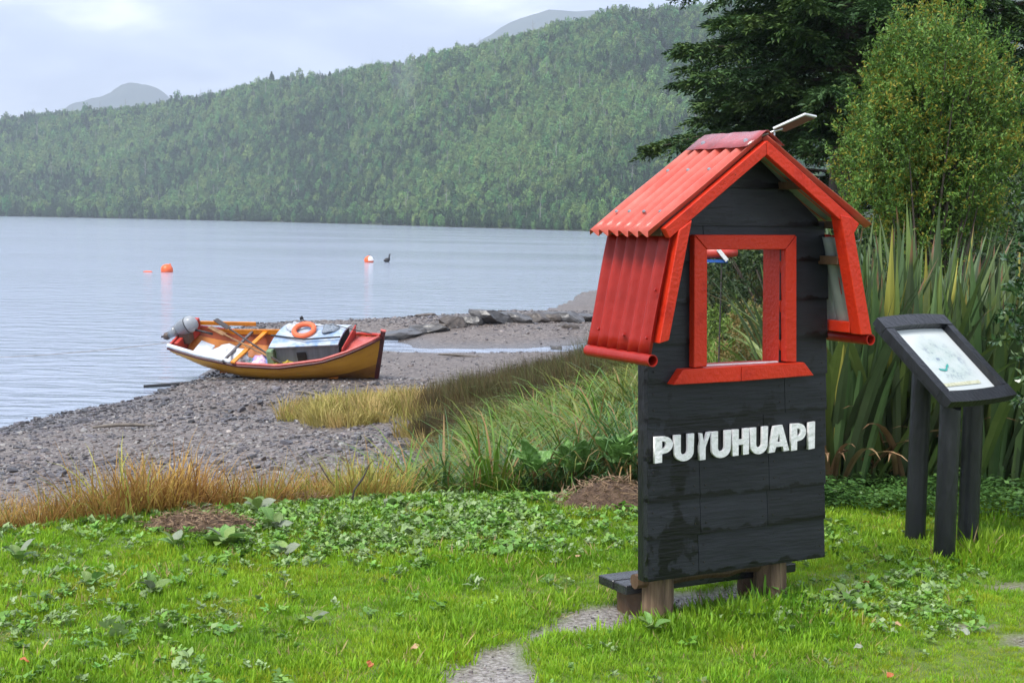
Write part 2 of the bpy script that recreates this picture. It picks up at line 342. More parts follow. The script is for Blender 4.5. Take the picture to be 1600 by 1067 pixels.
# ------------------------------------------------------------------ far hillside, its wood and the distant mountains
AZ = [-1.3, -0.8, -0.5, -0.423, -0.345, -0.305, -0.251, -0.222, -0.1705, -0.131, -0.11, -0.0744, -0.048, -0.021, 0.0227, 0.0668, 0.1105, 0.171, 0.255, 0.4, 0.7, 1.2]
EL = [0.015, 0.025, 0.038, 0.045, 0.057, 0.065, 0.0715, 0.078, 0.092, 0.097, 0.102, 0.109, 0.118, 0.1225, 0.1345, 0.1415, 0.148, 0.157, 0.163, 0.165, 0.16, 0.14]
SA = [-1.3, -0.8, -0.423, -0.3458, -0.2433, -0.1352, -0.0462, 0.0569, 0.15, 0.3, 0.6, 1.2]
SD = [2600, 1900, 1290, 1164, 1045, 860, 686, 556, 500, 470, 480, 560]
def hill(az, t):
    """height at t metres behind the far shore, on the bearing az"""
    sh = np.interp(az, SA, SD); rd = 430 + 60*np.sin(az*9); H = np.interp(az, AZ, EL)*(sh+rd) + 1.76 - WATER_Z - 9
    u = t/rd
    up = np.where(u < 1, 0.22*u + 0.78*sstep(0, 1.0, u)*u**0.35, 1 - 0.35*(u-1)**2)
    z = WATER_Z + H*np.clip(up, -0.02, 1)
    X = (sh+t)*np.sin(az); Y = (sh+t)*np.cos(az)
    z = z + (9*fnoise(X, Y, 1/80., 21) + 4*fnoise(X, Y, 1/26., 22))*np.clip(u*5, 0, 1)*np.clip((1.06-u)*5, 0.12, 1)
    return X, Y, z
azs = np.concatenate([np.linspace(-0.85, -0.5, 20), np.linspace(-0.49, 0.3, 260), np.linspace(0.31, 1.0, 30)]); ts = np.concatenate([[-14, -4, 0], np.linspace(6, 900, 110)])
A2, T2 = np.meshgrid(azs, ts); HX, HY, HZ = hill(A2, T2); HZ = np.where(T2 < 0, WATER_Z + T2*0.25, HZ)
nx, ny = len(azs), len(ts); ii, jj = np.meshgrid(np.arange(nx-1), np.arange(ny-1)); a0 = (jj*nx+ii).ravel()
hm = np_mesh('hillside', np.stack([HX.ravel(), HY.ravel(), HZ.ravel()], 1), np.stack([a0, a0+1, a0+nx+1, a0+nx], 1))
tag(obj('hillside', hm, mat('forest_floor', (0.018, 0.03, 0.012), (0.04, 0.055, 0.022), scale=0.05, rough=0.9, coord='World'), smooth=True),
    'long green hillside rising from the far lake shore', 'hill', kind='structure')

def leaf_cloud(n, size, cx, cz, rx, rz, seed, mode='round', thick=0.55):
    """n leaf-clump quads through a crown; returns V,F arrays"""
    r_ = np.random.default_rng(seed)
    d = r_.normal(size=(n, 3)); d /= np.linalg.norm(d, axis=1)[:, None]
    rr = thick + (1-thick)*r_.random(n)**0.6
    lump = 1 + 0.22*np.sin(d[:, 0]*5+seed) * np.cos(d[:, 2]*4+seed*2) + 0.15*np.sin(d[:, 1]*9+seed)
    P = d*(rr*lump)[:, None]*np.array([rx, rx, rz])
    if mode == 'cone':
        h = r_.random(n)**1.4; a = r_.random(n)*6.283; q = (1-h)**0.8*rx*(0.55+0.45*r_.random(n)); P = np.stack([np.cos(a)*q, np.sin(a)*q, (h*2-1)*rz], 1)
    P[:, 2] += cz
    nrm = d*0.7 + r_.normal(size=(n, 3))*0.6 + np.array([0, 0, 0.35]); nrm /= np.linalg.norm(nrm, axis=1)[:, None]
    ref = r_.normal(size=(n, 3)); a = np.cross(nrm, ref); a /= np.linalg.norm(a, axis=1)[:, None]; b_ = np.cross(nrm, a)
    s_ = (size*(0.6+0.8*r_.random(n)))[:, None]
    Vq = np.stack([P-a*s_, P-b_*s_*0.7, P+a*s_, P+b_*s_*0.7], 1).reshape(-1, 3)
    return Vq, np.arange(n*4).reshape(n, 4)
far_mats = [mat('far_leaf_mid', (0.05, 0.125, 0.035), (0.085, 0.175, 0.055), scale=0.4, rough=0.75, rnd=0.45, hue=0.035, spec=0.2),
            mat('far_leaf_pale', (0.11, 0.215, 0.055), (0.165, 0.27, 0.08), scale=0.4, rough=0.75, rnd=0.3, hue=0.03, spec=0.2),
            mat('far_leaf_dark', (0.022, 0.055, 0.018), (0.045, 0.09, 0.03), scale=0.4, rough=0.75, rnd=0.35, hue=0.02, spec=0.2)]
protos = []
for k in range(9):
    md = 'cone' if k in (2, 6) else 'round'
    V_, F_ = leaf_cloud(420, 0.42, 0, 4.6, 2.0 + 0.25*(k % 3), 3.6 + 0.5*(k % 2), 50+k, md)
    m_ = np_mesh('far_tree_%d' % k, V_, F_); m_.materials.append(far_mats[(0, 1, 2, 0, 1, 0, 2, 1, 2)[k]]); protos.append(m_)
dead_m = mat('far_dead_wood', (0.34, 0.33, 0.31), (0.24, 0.23, 0.21), rough=0.8)
r_ = np.random.default_rng(5); dm = MB(); dm.tube([(0, 0, -0.5), (0.1, 0, 5), (0, 0, 10.5)], [0.22, 0.15, 0.05], 5)
for k in range(9): a_ = k*2.4; h_ = 4+0.6*k; dm.tube([(0, 0, h_), (1.3*math.cos(a_), 1.3*math.sin(a_), h_+0.9)], [0.07, 0.02], 4)
m_ = dm.mesh('far_tree_dead'); m_.materials.append(dead_m); protos.append(m_)
n = 68000
az = rng.uniform(-0.47, 0.24, n); tt = rng.random(n)**0.9*560 + 1
keep = np.ones(n, bool)
X, Y, Z = hill(az, tt)
cl = 0.75*fnoise(X, Y, 1/60., 31) + 0.45*fnoise(X, Y, 1/17., 32); idx = np.where(cl + rng.normal(size=n)*0.3 > 0.22, rng.choice([2, 6, 8, 0], n), np.where(cl + rng.normal(size=n)*0.3 < -0.15, rng.choice([1, 4, 7], n), rng.choice([0, 3, 5, 1, 4], n)))
sc_ = rng.lognormal(-0.03, 0.2, n)*np.interp(np.hypot(X, Y), [550, 1500], [0.52, 1.0]); 
pk_ = rng.random(n); idx = np.where(pk_ < 0.014, 9, idx); sc_ = np.where(pk_ < 0.014, sc_*1.25, sc_); em = (pk_ > 0.985) & (tt < 380); idx = np.where(em, rng.choice([2, 6, 8, 2], n), idx); sc_ = np.where(em, sc_*1.3, sc_)
idx = np.where((tt < 25) & (rng.random(n) < 0.5), 8, idx)
scatter('forest', np.stack([X, Y, Z-0.6], 1), np.stack([rng.normal(size=n)*0.05, rng.normal(size=n)*0.05, rng.uniform(0, 6.28, n)], 1),
        np.stack([sc_*rng.uniform(0.85, 1.2, n), sc_, sc_*rng.uniform(0.8, 1.35, n)], 1), idx, protos, 'dense mixed woodland covering the far hillside', 'forest')

def mountain(name, pts, depth, base, label, seed):
    """a ridge with real depth: pts = ridge line (x, y, z)"""
    mb = MB(); pts = [Vector(q) for q in pts]; xs = [q.x for q in pts]; rows = []
    X_ = np.linspace(xs[0], xs[-1], 90); Zr = np.interp(X_, xs, [q.z for q in pts]); Y0 = pts[0].y
    Zr = Zr + 5*fnoise(X_, X_*0, 1/40., seed) + 2.2*fnoise(X_, X_*0, 1/9., seed+1)
    for k in np.linspace(-1, 1, 24):
        hh = base + (Zr-base)*(1-abs(k)**1.25)
        yy = Y0 + k*depth + 0*X_
        rows.append([(x, y, z + (8*fnoise(x, y, 1/60., seed+2))*(abs(k) > 0.01)) for x, y, z in zip(X_, yy, hh)])
    mb.grid(rows)
    return tag(mb.build(name, mat(name, (0.03, 0.05, 0.03), (0.06, 0.08, 0.045), scale=0.02, rough=0.9, coord='World'), smooth=True), label, 'mountain', kind='structure')
def far(pts, k): return [(x*k, y*k, (z-1.76)*k+1.76) for x, y, z in pts]
mountain('mountain', far([(-1420,3300,90), (-1200,3300,150), (-1075,3300,222), (-1000,3300,258), (-940,3300,278), (-884,3300,305), (-840,3300,298), (-806,3300,276), (-770,3300,230), (-700,3300,110)], 1.33), 500, 0, 'small blue mountain peak fading into cloud beyond the hill', 41)
mountain('mountain', far([(-500,2400,80), (-180,2400,220), (-60,2400,302), (-9,2400,336), (43,2400,352), (118,2400,356), (181,2400,362), (245,2400,360), (420,2400,340), (900,2400,250)], 1.7), 600, 0, 'misty wooded mountain shoulder behind the top of the hill', 45)

# ------------------------------------------------------------------ haze
hb = MB(); hb.box(-2300, 2300, -400, 4950, -8, 660)
hv = bpy.data.materials.new('haze'); hv.use_nodes = True; hv.node_tree.nodes.clear()
pv = N(hv.node_tree, 'ShaderNodeVolumePrincipled'); pv.inputs['Color'].default_value = (0.74, 0.85, 1.0, 1); pv.inputs['Density'].default_value = 0.00027; pv.inputs['Anisotropy'].default_value = 0.0
ov = N(hv.node_tree, 'ShaderNodeOutputMaterial'); hv.node_tree.links.new(pv.outputs[0], ov.inputs['Volume'])
tag(hb.build('haze', hv), 'thin blue haze over the lake and hills', 'haze', kind='stuff')

# a wisp of mist rising from the wood
def mist(az_, t_, h0, h1, r0, lean, label, seed):
    X_, Y_, Z_ = hill(np.array([az_]), np.array([t_])); r_ = np.random.default_rng(seed); pts = []; rs = []
    for k in range(13):
        u = k/12; pts.append((float(X_[0]) + lean*u + 4*math.sin(5*u+seed), float(Y_[0]), float(Z_[0]) + h0 + (h1-h0)*u)); rs.append(r0*max(0.05, math.sin(math.pi*min(1, 0.03+u*0.97))**0.7)*(1+0.25*math.sin(9*u+seed)))
    mv = bpy.data.materials.new('mist'); mv.use_nodes = True; mv.node_tree.nodes.clear(); v = N(mv.node_tree, 'ShaderNodeVolumePrincipled'); v.inputs['Color'].default_value = (0.9, 0.94, 1, 1); v.inputs['Density'].default_value = 0.006
    o_ = N(mv.node_tree, 'ShaderNodeOutputMaterial'); mv.node_tree.links.new(v.outputs[0], o_.inputs['Volume'])
    return tag(MB().tube(pts, rs, 14).build('mist', mv, smooth=True), label, 'mist', kind='stuff')
mist(-0.068, 250, 2, 52, 9, -14, 'thin wisp of mist rising above the middle of the wooded hill', 3)
# ------------------------------------------------------------------ house-shaped sign
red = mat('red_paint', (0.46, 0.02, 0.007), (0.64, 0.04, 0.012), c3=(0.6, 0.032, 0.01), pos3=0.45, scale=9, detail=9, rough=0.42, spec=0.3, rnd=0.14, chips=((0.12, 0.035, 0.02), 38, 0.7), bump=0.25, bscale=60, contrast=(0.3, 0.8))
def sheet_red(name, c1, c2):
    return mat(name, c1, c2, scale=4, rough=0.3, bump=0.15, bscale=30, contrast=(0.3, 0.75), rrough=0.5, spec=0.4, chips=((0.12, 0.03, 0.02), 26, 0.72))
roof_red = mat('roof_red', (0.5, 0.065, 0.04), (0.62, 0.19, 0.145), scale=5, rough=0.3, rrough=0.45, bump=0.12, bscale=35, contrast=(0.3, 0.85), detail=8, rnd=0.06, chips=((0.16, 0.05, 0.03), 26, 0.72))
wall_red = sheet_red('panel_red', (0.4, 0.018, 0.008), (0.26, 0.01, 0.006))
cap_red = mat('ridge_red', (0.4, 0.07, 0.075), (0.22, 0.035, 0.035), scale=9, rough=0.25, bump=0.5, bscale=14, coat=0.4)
zinc = mat('zinc', (0.32, 0.36, 0.33), (0.2, 0.24, 0.23), scale=5, rough=0.45, metal=0.1)
steel = mat('steel', (0.5, 0.5, 0.52), (0.35, 0.35, 0.37), rough=0.3, metal=0.9)
raw_wood = mat('raw_wood', (0.055, 0.03, 0.016), (0.13, 0.075, 0.04), scale=9, rough=0.6, bump=0.4, stretch=(1, 1, 0.15))
post_wood = mat('post_wood', (0.022, 0.012, 0.008), (0.36, 0.25, 0.15), scale=22, rough=0.75, bump=1.0, bscale=30, stretch=(1, 1, 0.1), c3=(0.16, 0.1, 0.06), pos3=0.5, contrast=(0.25, 0.75))
white_paint = mat('white_paint', (0.85, 0.84, 0.82), (0.68, 0.67, 0.65), scale=25, rough=0.5, bump=0.4, bscale=60, contrast=(0.45, 0.9), chips=((0.3, 0.27, 0.24), 55, 0.69))
def plank_mat():
    """charcoal paint, wetter and blacker where the rain has run: blotches, drips and a ragged line at each lower edge"""
    m = bpy.data.materials.new('charcoal_plank'); m.use_nodes = True; t = m.node_tree; K = t.links.new; b = t.nodes['Principled BSDF']
    tcn = N(t, 'ShaderNodeTexCoord'); at = N(t, 'ShaderNodeAttribute', attribute_name='edge')
    def noi(s, st, d=6, ro=0.6):
        q = N(t, 'ShaderNodeMapping'); q.inputs['Scale'].default_value = st; K(tcn.outputs['Object'], q.inputs[0])
        n = N(t, 'ShaderNodeTexNoise'); n.inputs['Scale'].default_value = s; n.inputs['Detail'].default_value = d; n.inputs['Roughness'].default_value = ro; K(q.outputs[0], n.inputs['Vector']); return n.outputs[0]
    def mth(op, a, c, clamp=False):
        q = N(t, 'ShaderNodeMath', operation=op, use_clamp=clamp)
        for i, v in enumerate((a, c)):
            if isinstance(v, (int, float)): q.inputs[i].default_value = v
            else: K(v, q.inputs[i])
        return q.outputs[0]
    # edge attribute: r = metres above the lower edge, g = wet amount of this piece
    sp = N(t, 'ShaderNodeSeparateColor'); K(at.outputs['Color'], sp.inputs[0])
    n_edge = noi(11, (1, 1, 0.4)); 
    edge = mth('SUBTRACT', mth('MULTIPLY', mth('SUBTRACT', n_edge, 0.38), 0.12), sp.outputs[0])     # >0 near the lower edge, ragged
    e1 = mth('MULTIPLY', mth('ADD', edge, 0.004), 180, True)
    blot = mth('SUBTRACT', mth('ADD', noi(4.2, (1, 1, 0.75)), mth('MULTIPLY', sp.outputs[1], 0.22)), 0.655); b1 = mth('MULTIPLY', blot, 45, True)
    chip = mth('SUBTRACT', noi(48, (0.8, 1, 0.8), 3), 0.67); c1 = mth('MULTIPLY', mth('MULTIPLY', chip, 30, True), mth('MULTIPLY', mth('SUBTRACT', noi(5, (1, 1, 1)), 0.42), 6, True))
    wet = mth('MAXIMUM', mth('MAXIMUM', e1, b1), c1)
    dry = N(t, 'ShaderNodeValToRGB'); dry.color_ramp.elements[0].position = 0.3; dry.color_ramp.elements[0].color = (0.009, 0.01, 0.013, 1)
    dry.color_ramp.elements[1].position = 0.75; dry.color_ramp.elements[1].color = (0.019, 0.021, 0.027, 1); K(noi(7, (0.5, 1, 1.6)), dry.inputs[0])
    mx = N(t, 'ShaderNodeMix', data_type='RGBA'); K(wet, mx.inputs[0]); K(dry.outputs[0], mx.inputs[6]); mx.inputs[7].default_value = (0.0018, 0.0018, 0.0024, 1)
    oi = N(t, 'ShaderNodeObjectInfo'); hs = N(t, 'ShaderNodeHueSaturation'); mv = N(t, 'ShaderNodeMapRange'); mv.inputs[3].default_value = 0.78; mv.inputs[4].default_value = 1.2
    K(oi.outputs['Random'], mv.inputs[0]); K(mv.outputs[0], hs.inputs['Value']); K(mx.outputs[2], hs.inputs['Color'])
    scr = mth('MULTIPLY', mth('SUBTRACT', noi(70, (0.05, 1, 1), 6, 0.7), 0.66), 12, True); m5 = N(t, 'ShaderNodeMix', data_type='RGBA'); K(mth('MULTIPLY', scr, 0.5), m5.inputs[0]); K(hs.outputs[0], m5.inputs[6]); m5.inputs[7].default_value = (0.06, 0.062, 0.068, 1)
    K(m5.outputs[2], b.inputs['Base Color'])
    mr = N(t, 'ShaderNodeMapRange'); mr.inputs[3].default_value = 0.46; mr.inputs[4].default_value = 0.3; K(wet, mr.inputs[0]); K(mr.outputs[0], b.inputs['Roughness'])
    bp = N(t, 'ShaderNodeBump'); b.inputs['Specular IOR Level'].default_value = 0.35; bp.inputs['Strength'].default_value = 0.55; bp.inputs['Distance'].default_value = 0.005; K(noi(60, (0.12, 1, 1), 5), bp.inputs['Height']); K(bp.outputs[0], b.inputs['Normal'])
    return m
charcoal = plank_mat()
black_paint = mat('black_paint', (0.005, 0.0055, 0.0075), (0.012, 0.013, 0.017), scale=8, rough=0.36, bump=0.3, bscale=40, stretch=(1, 1, 0.3))

S_TH = rad(29.5)
sign = empty('house_sign', (0.6106, 6.1, 0), S_TH, 'black plank house-shaped photo sign with red window frame and red tin roof', 'sign')
# local axes: x = along the front (u), y = into the depth (-w), z = up; the whole sign is a little out of plumb
def SX(u, w, v): return (u - 0.03*v, -w, v + 0.008*u)
def spart(mb, name, m, parent=sign, smooth=False, bevel=0.003): return mb.build(name, m, parent, smooth, bevel, xf=lambda x, y, z: SX(x, y, z))

def plank(u0, u1, v0, v1, wet, clipL=None, clipR=None, seed=0, lap=0.012):
    """one board, waney lower edge standing proud of the board below"""
    r_ = np.random.default_rng(seed); n = max(6, int((u1-u0)*26)); mb = MB(); us = np.linspace(u0+0.0012, u1-0.0012, n)
    wob = np.cumsum(r_.normal(size=n))*0.0016; wob -= np.linspace(wob[0], wob[-1], n); wob = np.clip(wob*0.6, -0.006, 0.005)
    vb = v0 + wob; vt = np.full(n, v1 + 0.016)
    if clipL is not None: vt = np.minimum(vt, clipL(us)); vb = np.minimum(vb, vt-0.002)
    top_w = 0.0; bot_w = lap
    fb = [(u, bot_w, v) for u, v in zip(us, vb)]; ft = [(u, top_w, v) for u, v in zip(us, vt)]; fm_ = [(u, bot_w*0.5+0.001, (a+c)/2) for u, a, c in zip(us, vb, vt)]
    bb = [(u, -0.024, v) for u, v in zip(us, vb)]; bt = [(u, -0.024, v) for u, v in zip(us, vt)]
    mb.grid([fb, fm_, ft]); mb.grid([ft, bt]); mb.grid([bt, bb]); mb.grid([bb, fb])
    mb.v += [fb[0], ft[0], bt[0], bb[0], fb[-1], ft[-1], bt[-1], bb[-1]]; k = len(mb.v)-8; mb.f += [(k, k+1, k+2, k+3), (k+7, k+6, k+5, k+4)]
    lo = v0
    edge = [(max(0, q[2]-lo), wet, 0, 1) for q in mb.v]
    mb.v = [SX(*q) for q in mb.v]; me = mb.mesh('plank'); ca = me.color_attributes.new('edge', 'FLOAT_COLOR', 'POINT'); ca.data.foreach_set('color', np.array(edge, np.float32).ravel())
    bm = bmesh.new(); bm.from_mesh(me); bmesh.ops.recalc_face_normals(bm, faces=bm.faces); bm.to_mesh(me); bm.free()
    return obj('plank', me, charcoal, sign)
WW = 1.01
rows = [(0.2, 0.383, [(0, 0.275, .7), (0.275, WW, .1)]), (0.383, 0.548, [(0, 0.285, .75), (0.285, 0.665, .1), (0.665, WW, .1)]),
        (0.548, 0.73, [(0, 0.28, .6), (0.28, 0.672, 0), (0.672, WW, .1)]), (0.73, 0.9, [(0, 0.64, .75), (0.64, WW, .3)]),
        (0.9, 1.07, [(0, 0.76, .45), (0.76, WW, .15)]), (1.07, 1.235, [(0, 0.295, .2), (0.725, WW, .3)]),
        (1.235, 1.414, [(0, 0.295, 0), (0.725, WW, .2)]), (1.414, 1.59, [(0, 0.295, 0), (0.725, WW, .3)]), (1.59, 1.75, [(0.02, 0.295, .1), (0.295, 0.725, .1), (0.725, 0.99, .3)])]
sd_ = 0
for v0, v1, segs in rows:
    for (a, c, wv) in segs:
        sd_ += 1
        if v0 == 1.59 and a == 0.295: plank(a, c, 1.655, v1, wv, seed=sd_, lap=0.011)
        else: plank(a, c, v0, v1, wv, seed=sd_)
gab = lambda us: np.minimum(1.735 + us*0.76, 1.735 + (WW-us)*0.76)
plank(0.06, 0.95, 1.75, 1.915, 0.45, clipL=gab, seed=40); plank(0.2, 0.8, 1.915, 2.12, 0.2, clipL=gab, seed=41)
spart(MB().box(0.004, 0.05, -0.075, -0.025, 0.19, 1.74), 'side_board', black_paint); spart(MB().box(0.955, 1.0, -0.075, -0.025, 0.205, 1.74), 'side_board', black_paint)
for (a, c, v0, v1) in ((0.052, 0.285, 0.195, 1.73), (0.735, 0.952, 0.215, 1.73), (0.285, 0.735, 0.215, 1.08), (0.285, 0.735, 1.69, 1.95)):
    spart(MB().box(a, c, -0.07, -0.03, v0, v1), 'back_board', black_paint)
nail_m = mat('nail_head', (0.03, 0.028, 0.028), (0.06, 0.05, 0.045), scale=30, rough=0.4, metal=0.6)
for v0, v1, segs in rows:
    for (a, c, wv) in segs:
        for u in (a+0.03, c-0.03):
            if c-a < 0.1: continue
            for f_ in (0.3, 0.72):
                v = v0+(v1-v0)*f_
                if v0 == 1.59 and a == 0.295: v = 1.69 + 0.05*f_
                mb = MB(); w_ = 0.012*(1-f_)+0.001; mb.tube([(u, w_-0.003, v), (u, w_+0.0025, v)], 0.0042, 6); spart(mb, 'nail', nail_m, bevel=0)
# window casing, jambs and sill
def pl(pts, w0, w1, name, m=red, parent=sign, bevel=0.003):   # pts: (u,v) polygon ccw from the front
    mb = MB(); n = len(pts); mb.v = [(u, w1, v) for u, v in pts] + [(u, w0, v) for u, v in pts]
    mb.f = [tuple(range(n)), tuple(range(2*n-1, n-1, -1))] + [(i, i+n, (i+1) % n + n, (i+1) % n) for i in range(n)]
    return spart(mb, name, m, parent, bevel=bevel)
wf = empty('window_frame'); wf.parent = sign
pl([(0.219, 1.132), (0.29, 1.137), (0.288, 1.642), (0.219, 1.706)], 0.006, 0.045, 'casing_board', parent=wf)
pl([(0.734, 1.137), (0.796, 1.132), (0.788, 1.706), (0.727, 1.642)], 0.006, 0.045, 'casing_board', parent=wf)
pl([(0.221, 1.7085), (0.290, 1.6445), (0.726, 1.6445), (0.786, 1.7085)], 0.006, 0.044, 'casing_board', parent=wf)
pl([(0.098, 1.065), (0.468, 1.063), (0.468, 1.131), (0.152, 1.129)], 0.006, 0.058, 'sill_board', parent=wf)
pl([(0.472, 1.063), (0.89, 1.069), (0.832, 1.131), (0.472, 1.131)], 0.006, 0.057, 'sill_board', parent=wf)
spart(MB().box(0.726, 0.744, -0.115, 0.005, 1.12, 1.66), 'jamb', red, wf); spart(MB().box(0.272, 0.2885, -0.115, 0.005, 1.12, 1.66), 'jamb', red, wf)
spart(MB().box(0.29, 0.724, -0.115, 0.005, 1.644, 1.662), 'jamb', red, wf); spart(MB().box(0.29, 0.724, -0.115, 0.005, 1.115, 1.131), 'jamb', red, wf); spart(MB().box(0.291, 0.723, -0.01, 0.004, 1.1315, 1.137), 'sill_strip', white_paint, wf, bevel=0)
# letters
def arc(cx, cy, r, a0, a1, n=12, ry=None): return [(cx + r*math.cos(rad(a0+(a1-a0)*k/n)), cy + (ry or r)*math.sin(rad(a0+(a1-a0)*k/n))) for k in range(n+1)]
GLY = {
 'P': [[(0, 0), (0.38, 0.015), (0.38, 0.34), (0.5, 0.36)] + arc(0.5, 0.675, 0.48, -80, 88, 14, 0.315) + [(0.0, 1.0)], [(0.38, 0.53), (0.38, 0.83)] + arc(0.44, 0.68, 0.2, 80, -80, 8, 0.15)],
 'U': [[(0, 1.0), (0.02, 0.36)] + arc(0.485, 0.33, 0.465, 180, 360, 16, 0.33) + [(0.97, 1.0), (0.67, 1.0), (0.67, 0.38)] + arc(0.485, 0.38, 0.185, 0, -180, 8, 0.15) + [(0.3, 1.0)]],
 'Y': [[(0.1, 0), (0.55, 0), (0.55, 0.46), (0.98, 1.0), (0.7, 0.99), (0.47, 0.6), (0.36, 0.76), (0.28, 0.97), (0.1, 0.99), (0.16, 0.72), (0.08, 0.5)]],
 'H': [[(0, 0), (0.33, 0), (0.33, 0.41), (0.62, 0.41), (0.62, 0), (0.95, 0.01), (0.95, 1), (0.64, 1), (0.64, 0.59), (0.33, 0.59), (0.33, 0.99), (0, 1)]],
 'A': [[(0, 0), (0.28, 0.01), (0.35, 0.2), (0.68, 0.2), (0.72, 0), (0.98, 0.01), (0.64, 1.0), (0.24, 0.99)], [(0.4, 0.36), (0.48, 0.72), (0.6, 0.36)]],
 'I': [[(0, 0), (1, 0.01), (1, 1), (0.02, 0.99)]]}
def letter(ch, u0, u1, v0, v1, tilt):
    cu = bpy.data.curves.new('letter', 'CURVE'); cu.dimensions = '2D'; cu.fill_mode = 'BOTH'; cu.extrude = 0.006; cu.bevel_depth = 0.0012
    for poly in GLY[ch]:
        s_ = cu.splines.new('POLY'); s_.points.add(len(poly)-1); s_.use_cyclic_u = True
        for p_, (x, y) in zip(s_.points, poly): p_.co = (u0 + (u1-u0)*(0.02+0.95*x), v0 + (v1-v0)*y + tilt*x, 0, 1)
    tmp = bpy.data.objects.new('tmp', cu); me = bpy.data.meshes.new_from_object(tmp); bpy.data.objects.remove(tmp)
    for q in me.vertices: q.co = SX(q.co.x, 0.02 + q.co.z, q.co.y)
    me.name = 'letter'; o = obj('letter', me, white_paint, sign); o['label'] = 'white cut-out letter ' + ch; return o
for q in (('P', .024, .124, .724, .838), ('U', .127, .24, .722, .838), ('Y', .258, .329, .72, .84), ('U', .329, .444, .721, .84), ('H', .447, .546, .725, .842), ('U', .547, .654, .722, .843), ('A', .651, .779, .724, .844), ('P', .784, .876, .724, .847), ('I', .888, .926, .723, .847)):
    letter(*q, tilt=0.0 if q[0] == 'P' else 0.002)
# roof
AP = (0.487, 2.118); EL_ = (-0.105, 1.703); ER_ = (1.095, 1.742); WF, WB = 0.185, -0.285
def corrug(p0, p1, w0, w1, amp, pitch, nrm, seed=0, sag=0.0, nseg=9):
    """sheet from p0 to p1 (u,v), corrugations run down the slope"""
    r_ = np.random.default_rng(seed); n = int(abs(w1-w0)/pitch*10)+1; rows = []
    for k in range(nseg+1):
        s_ = k/nseg; u = p0[0]+(p1[0]-p0[0])*s_; v = p0[1]+(p1[1]-p0[1])*s_; row = []
        for j in range(n+1):
            w = w0+(w1-w0)*j/n; a = amp*math.sin(2*math.pi*(w-w0)/pitch + 1.2) + sag*math.sin(math.pi*s_) + 0.0015*math.sin(7*s_+9*j/n+seed)
            row.append((u+nrm[0]*a, w, v+nrm[1]*a))
        rows.append(row)
    mb = MB(); mb.grid(rows); return mb
def build_sheet(mb, name, mats, parent=sign):
    mb.v = [SX(*q) for q in mb.v]; me = mb.mesh(name); bm = bmesh.new(); bm.from_mesh(me); bmesh.ops.solidify(bm, geom=bm.faces[:], thickness=0.0016); bm.to_mesh(me); bm.free()
    return obj(name, me, mats, parent, smooth=True)
def unit(a, c): l = math.hypot(a, c); return (a/l, c/l)
nl = unit(-(AP[1]-EL_[1]), (AP[0]-EL_[0])); nr_ = unit((AP[1]-ER_[1]), (ER_[0]-AP[0]))
rl = build_sheet(corrug((AP[0]+nl[0]*0.012, AP[1]+nl[1]*0.012), (EL_[0]+nl[0]*0.012, EL_[1]+nl[1]*0.012), WF, WB, 0.0165, 0.0745, nl, 1), 'roof_sheet', roof_red)
def two_face(name, c1, c2, cb):
    m = mat(name, c1, c2, scale=4, rough=0.32, bump=0.15, bscale=30); t = m.node_tree; b = [q for q in t.nodes if q.type == 'BSDF_PRINCIPLED'][0]
    return m
rr_ = build_sheet(corrug((AP[0]+nr_[0]*0.012, AP[1]+nr_[1]*0.012), (ER_[0]+nr_[0]*0.012, ER_[1]+nr_[1]*0.012), WF, WB, 0.0095, 0.0745, nr_, 2), 'roof_sheet', roof_red)
build_sheet(corrug((AP[0]+0.03-nr_[0]*0.002, AP[1]-0.02-nr_[1]*0.002), (ER_[0]-0.04-nr_[0]*0.002, ER_[1]+0.028-nr_[1]*0.002), WF-0.035, WB+0.01, 0.008, 0.0745, nr_, 2), 'roof_lining', zinc)
for s_, w_ in ((0.36, -0.21), (0.36, -0.06), (0.36, 0.09), (0.8, -0.23), (0.8, -0.13), (0.8, -0.02), (0.8, 0.1)):
    u = AP[0]+(EL_[0]-AP[0])*s_+nl[0]*0.024; v = AP[1]+(EL_[1]-AP[1])*s_+nl[1]*0.024
    mb = MB(); mb.tube([(u, w_, v), (u+nl[0]*0.006, w_, v+nl[1]*0.006)], [0.009, 0.006], 8); spart(mb, 'roof_nail', steel, rl, bevel=0)
# ridge cap: two folded flaps
cm = MB(); rows_ = []
for (du, dv) in ((-0.104, -0.034), (-0.05, 0.002), (0.0, 0.037), (0.012, 0.038), (0.062, 0.006), (0.104, -0.022)):
    rows_.append([(AP[0]+du+0.003*math.sin(3*j), 0.19-0.43*j/8, AP[1]+dv+0.002*math.sin(2.1*j+du*50)) for j in range(9)])
cm.grid(rows_); cap_o = build_sheet(cm, 'ridge_cap', cap_red)
for w_ in (0.13, -0.17):
    mb = MB(); mb.tube([(AP[0]-0.06, w_, AP[1]-0.007), (AP[0]-0.064, w_, AP[1]+0.003)], [0.012, 0.008], 8); spart(mb, 'roof_nail', steel, cap_o, bevel=0)
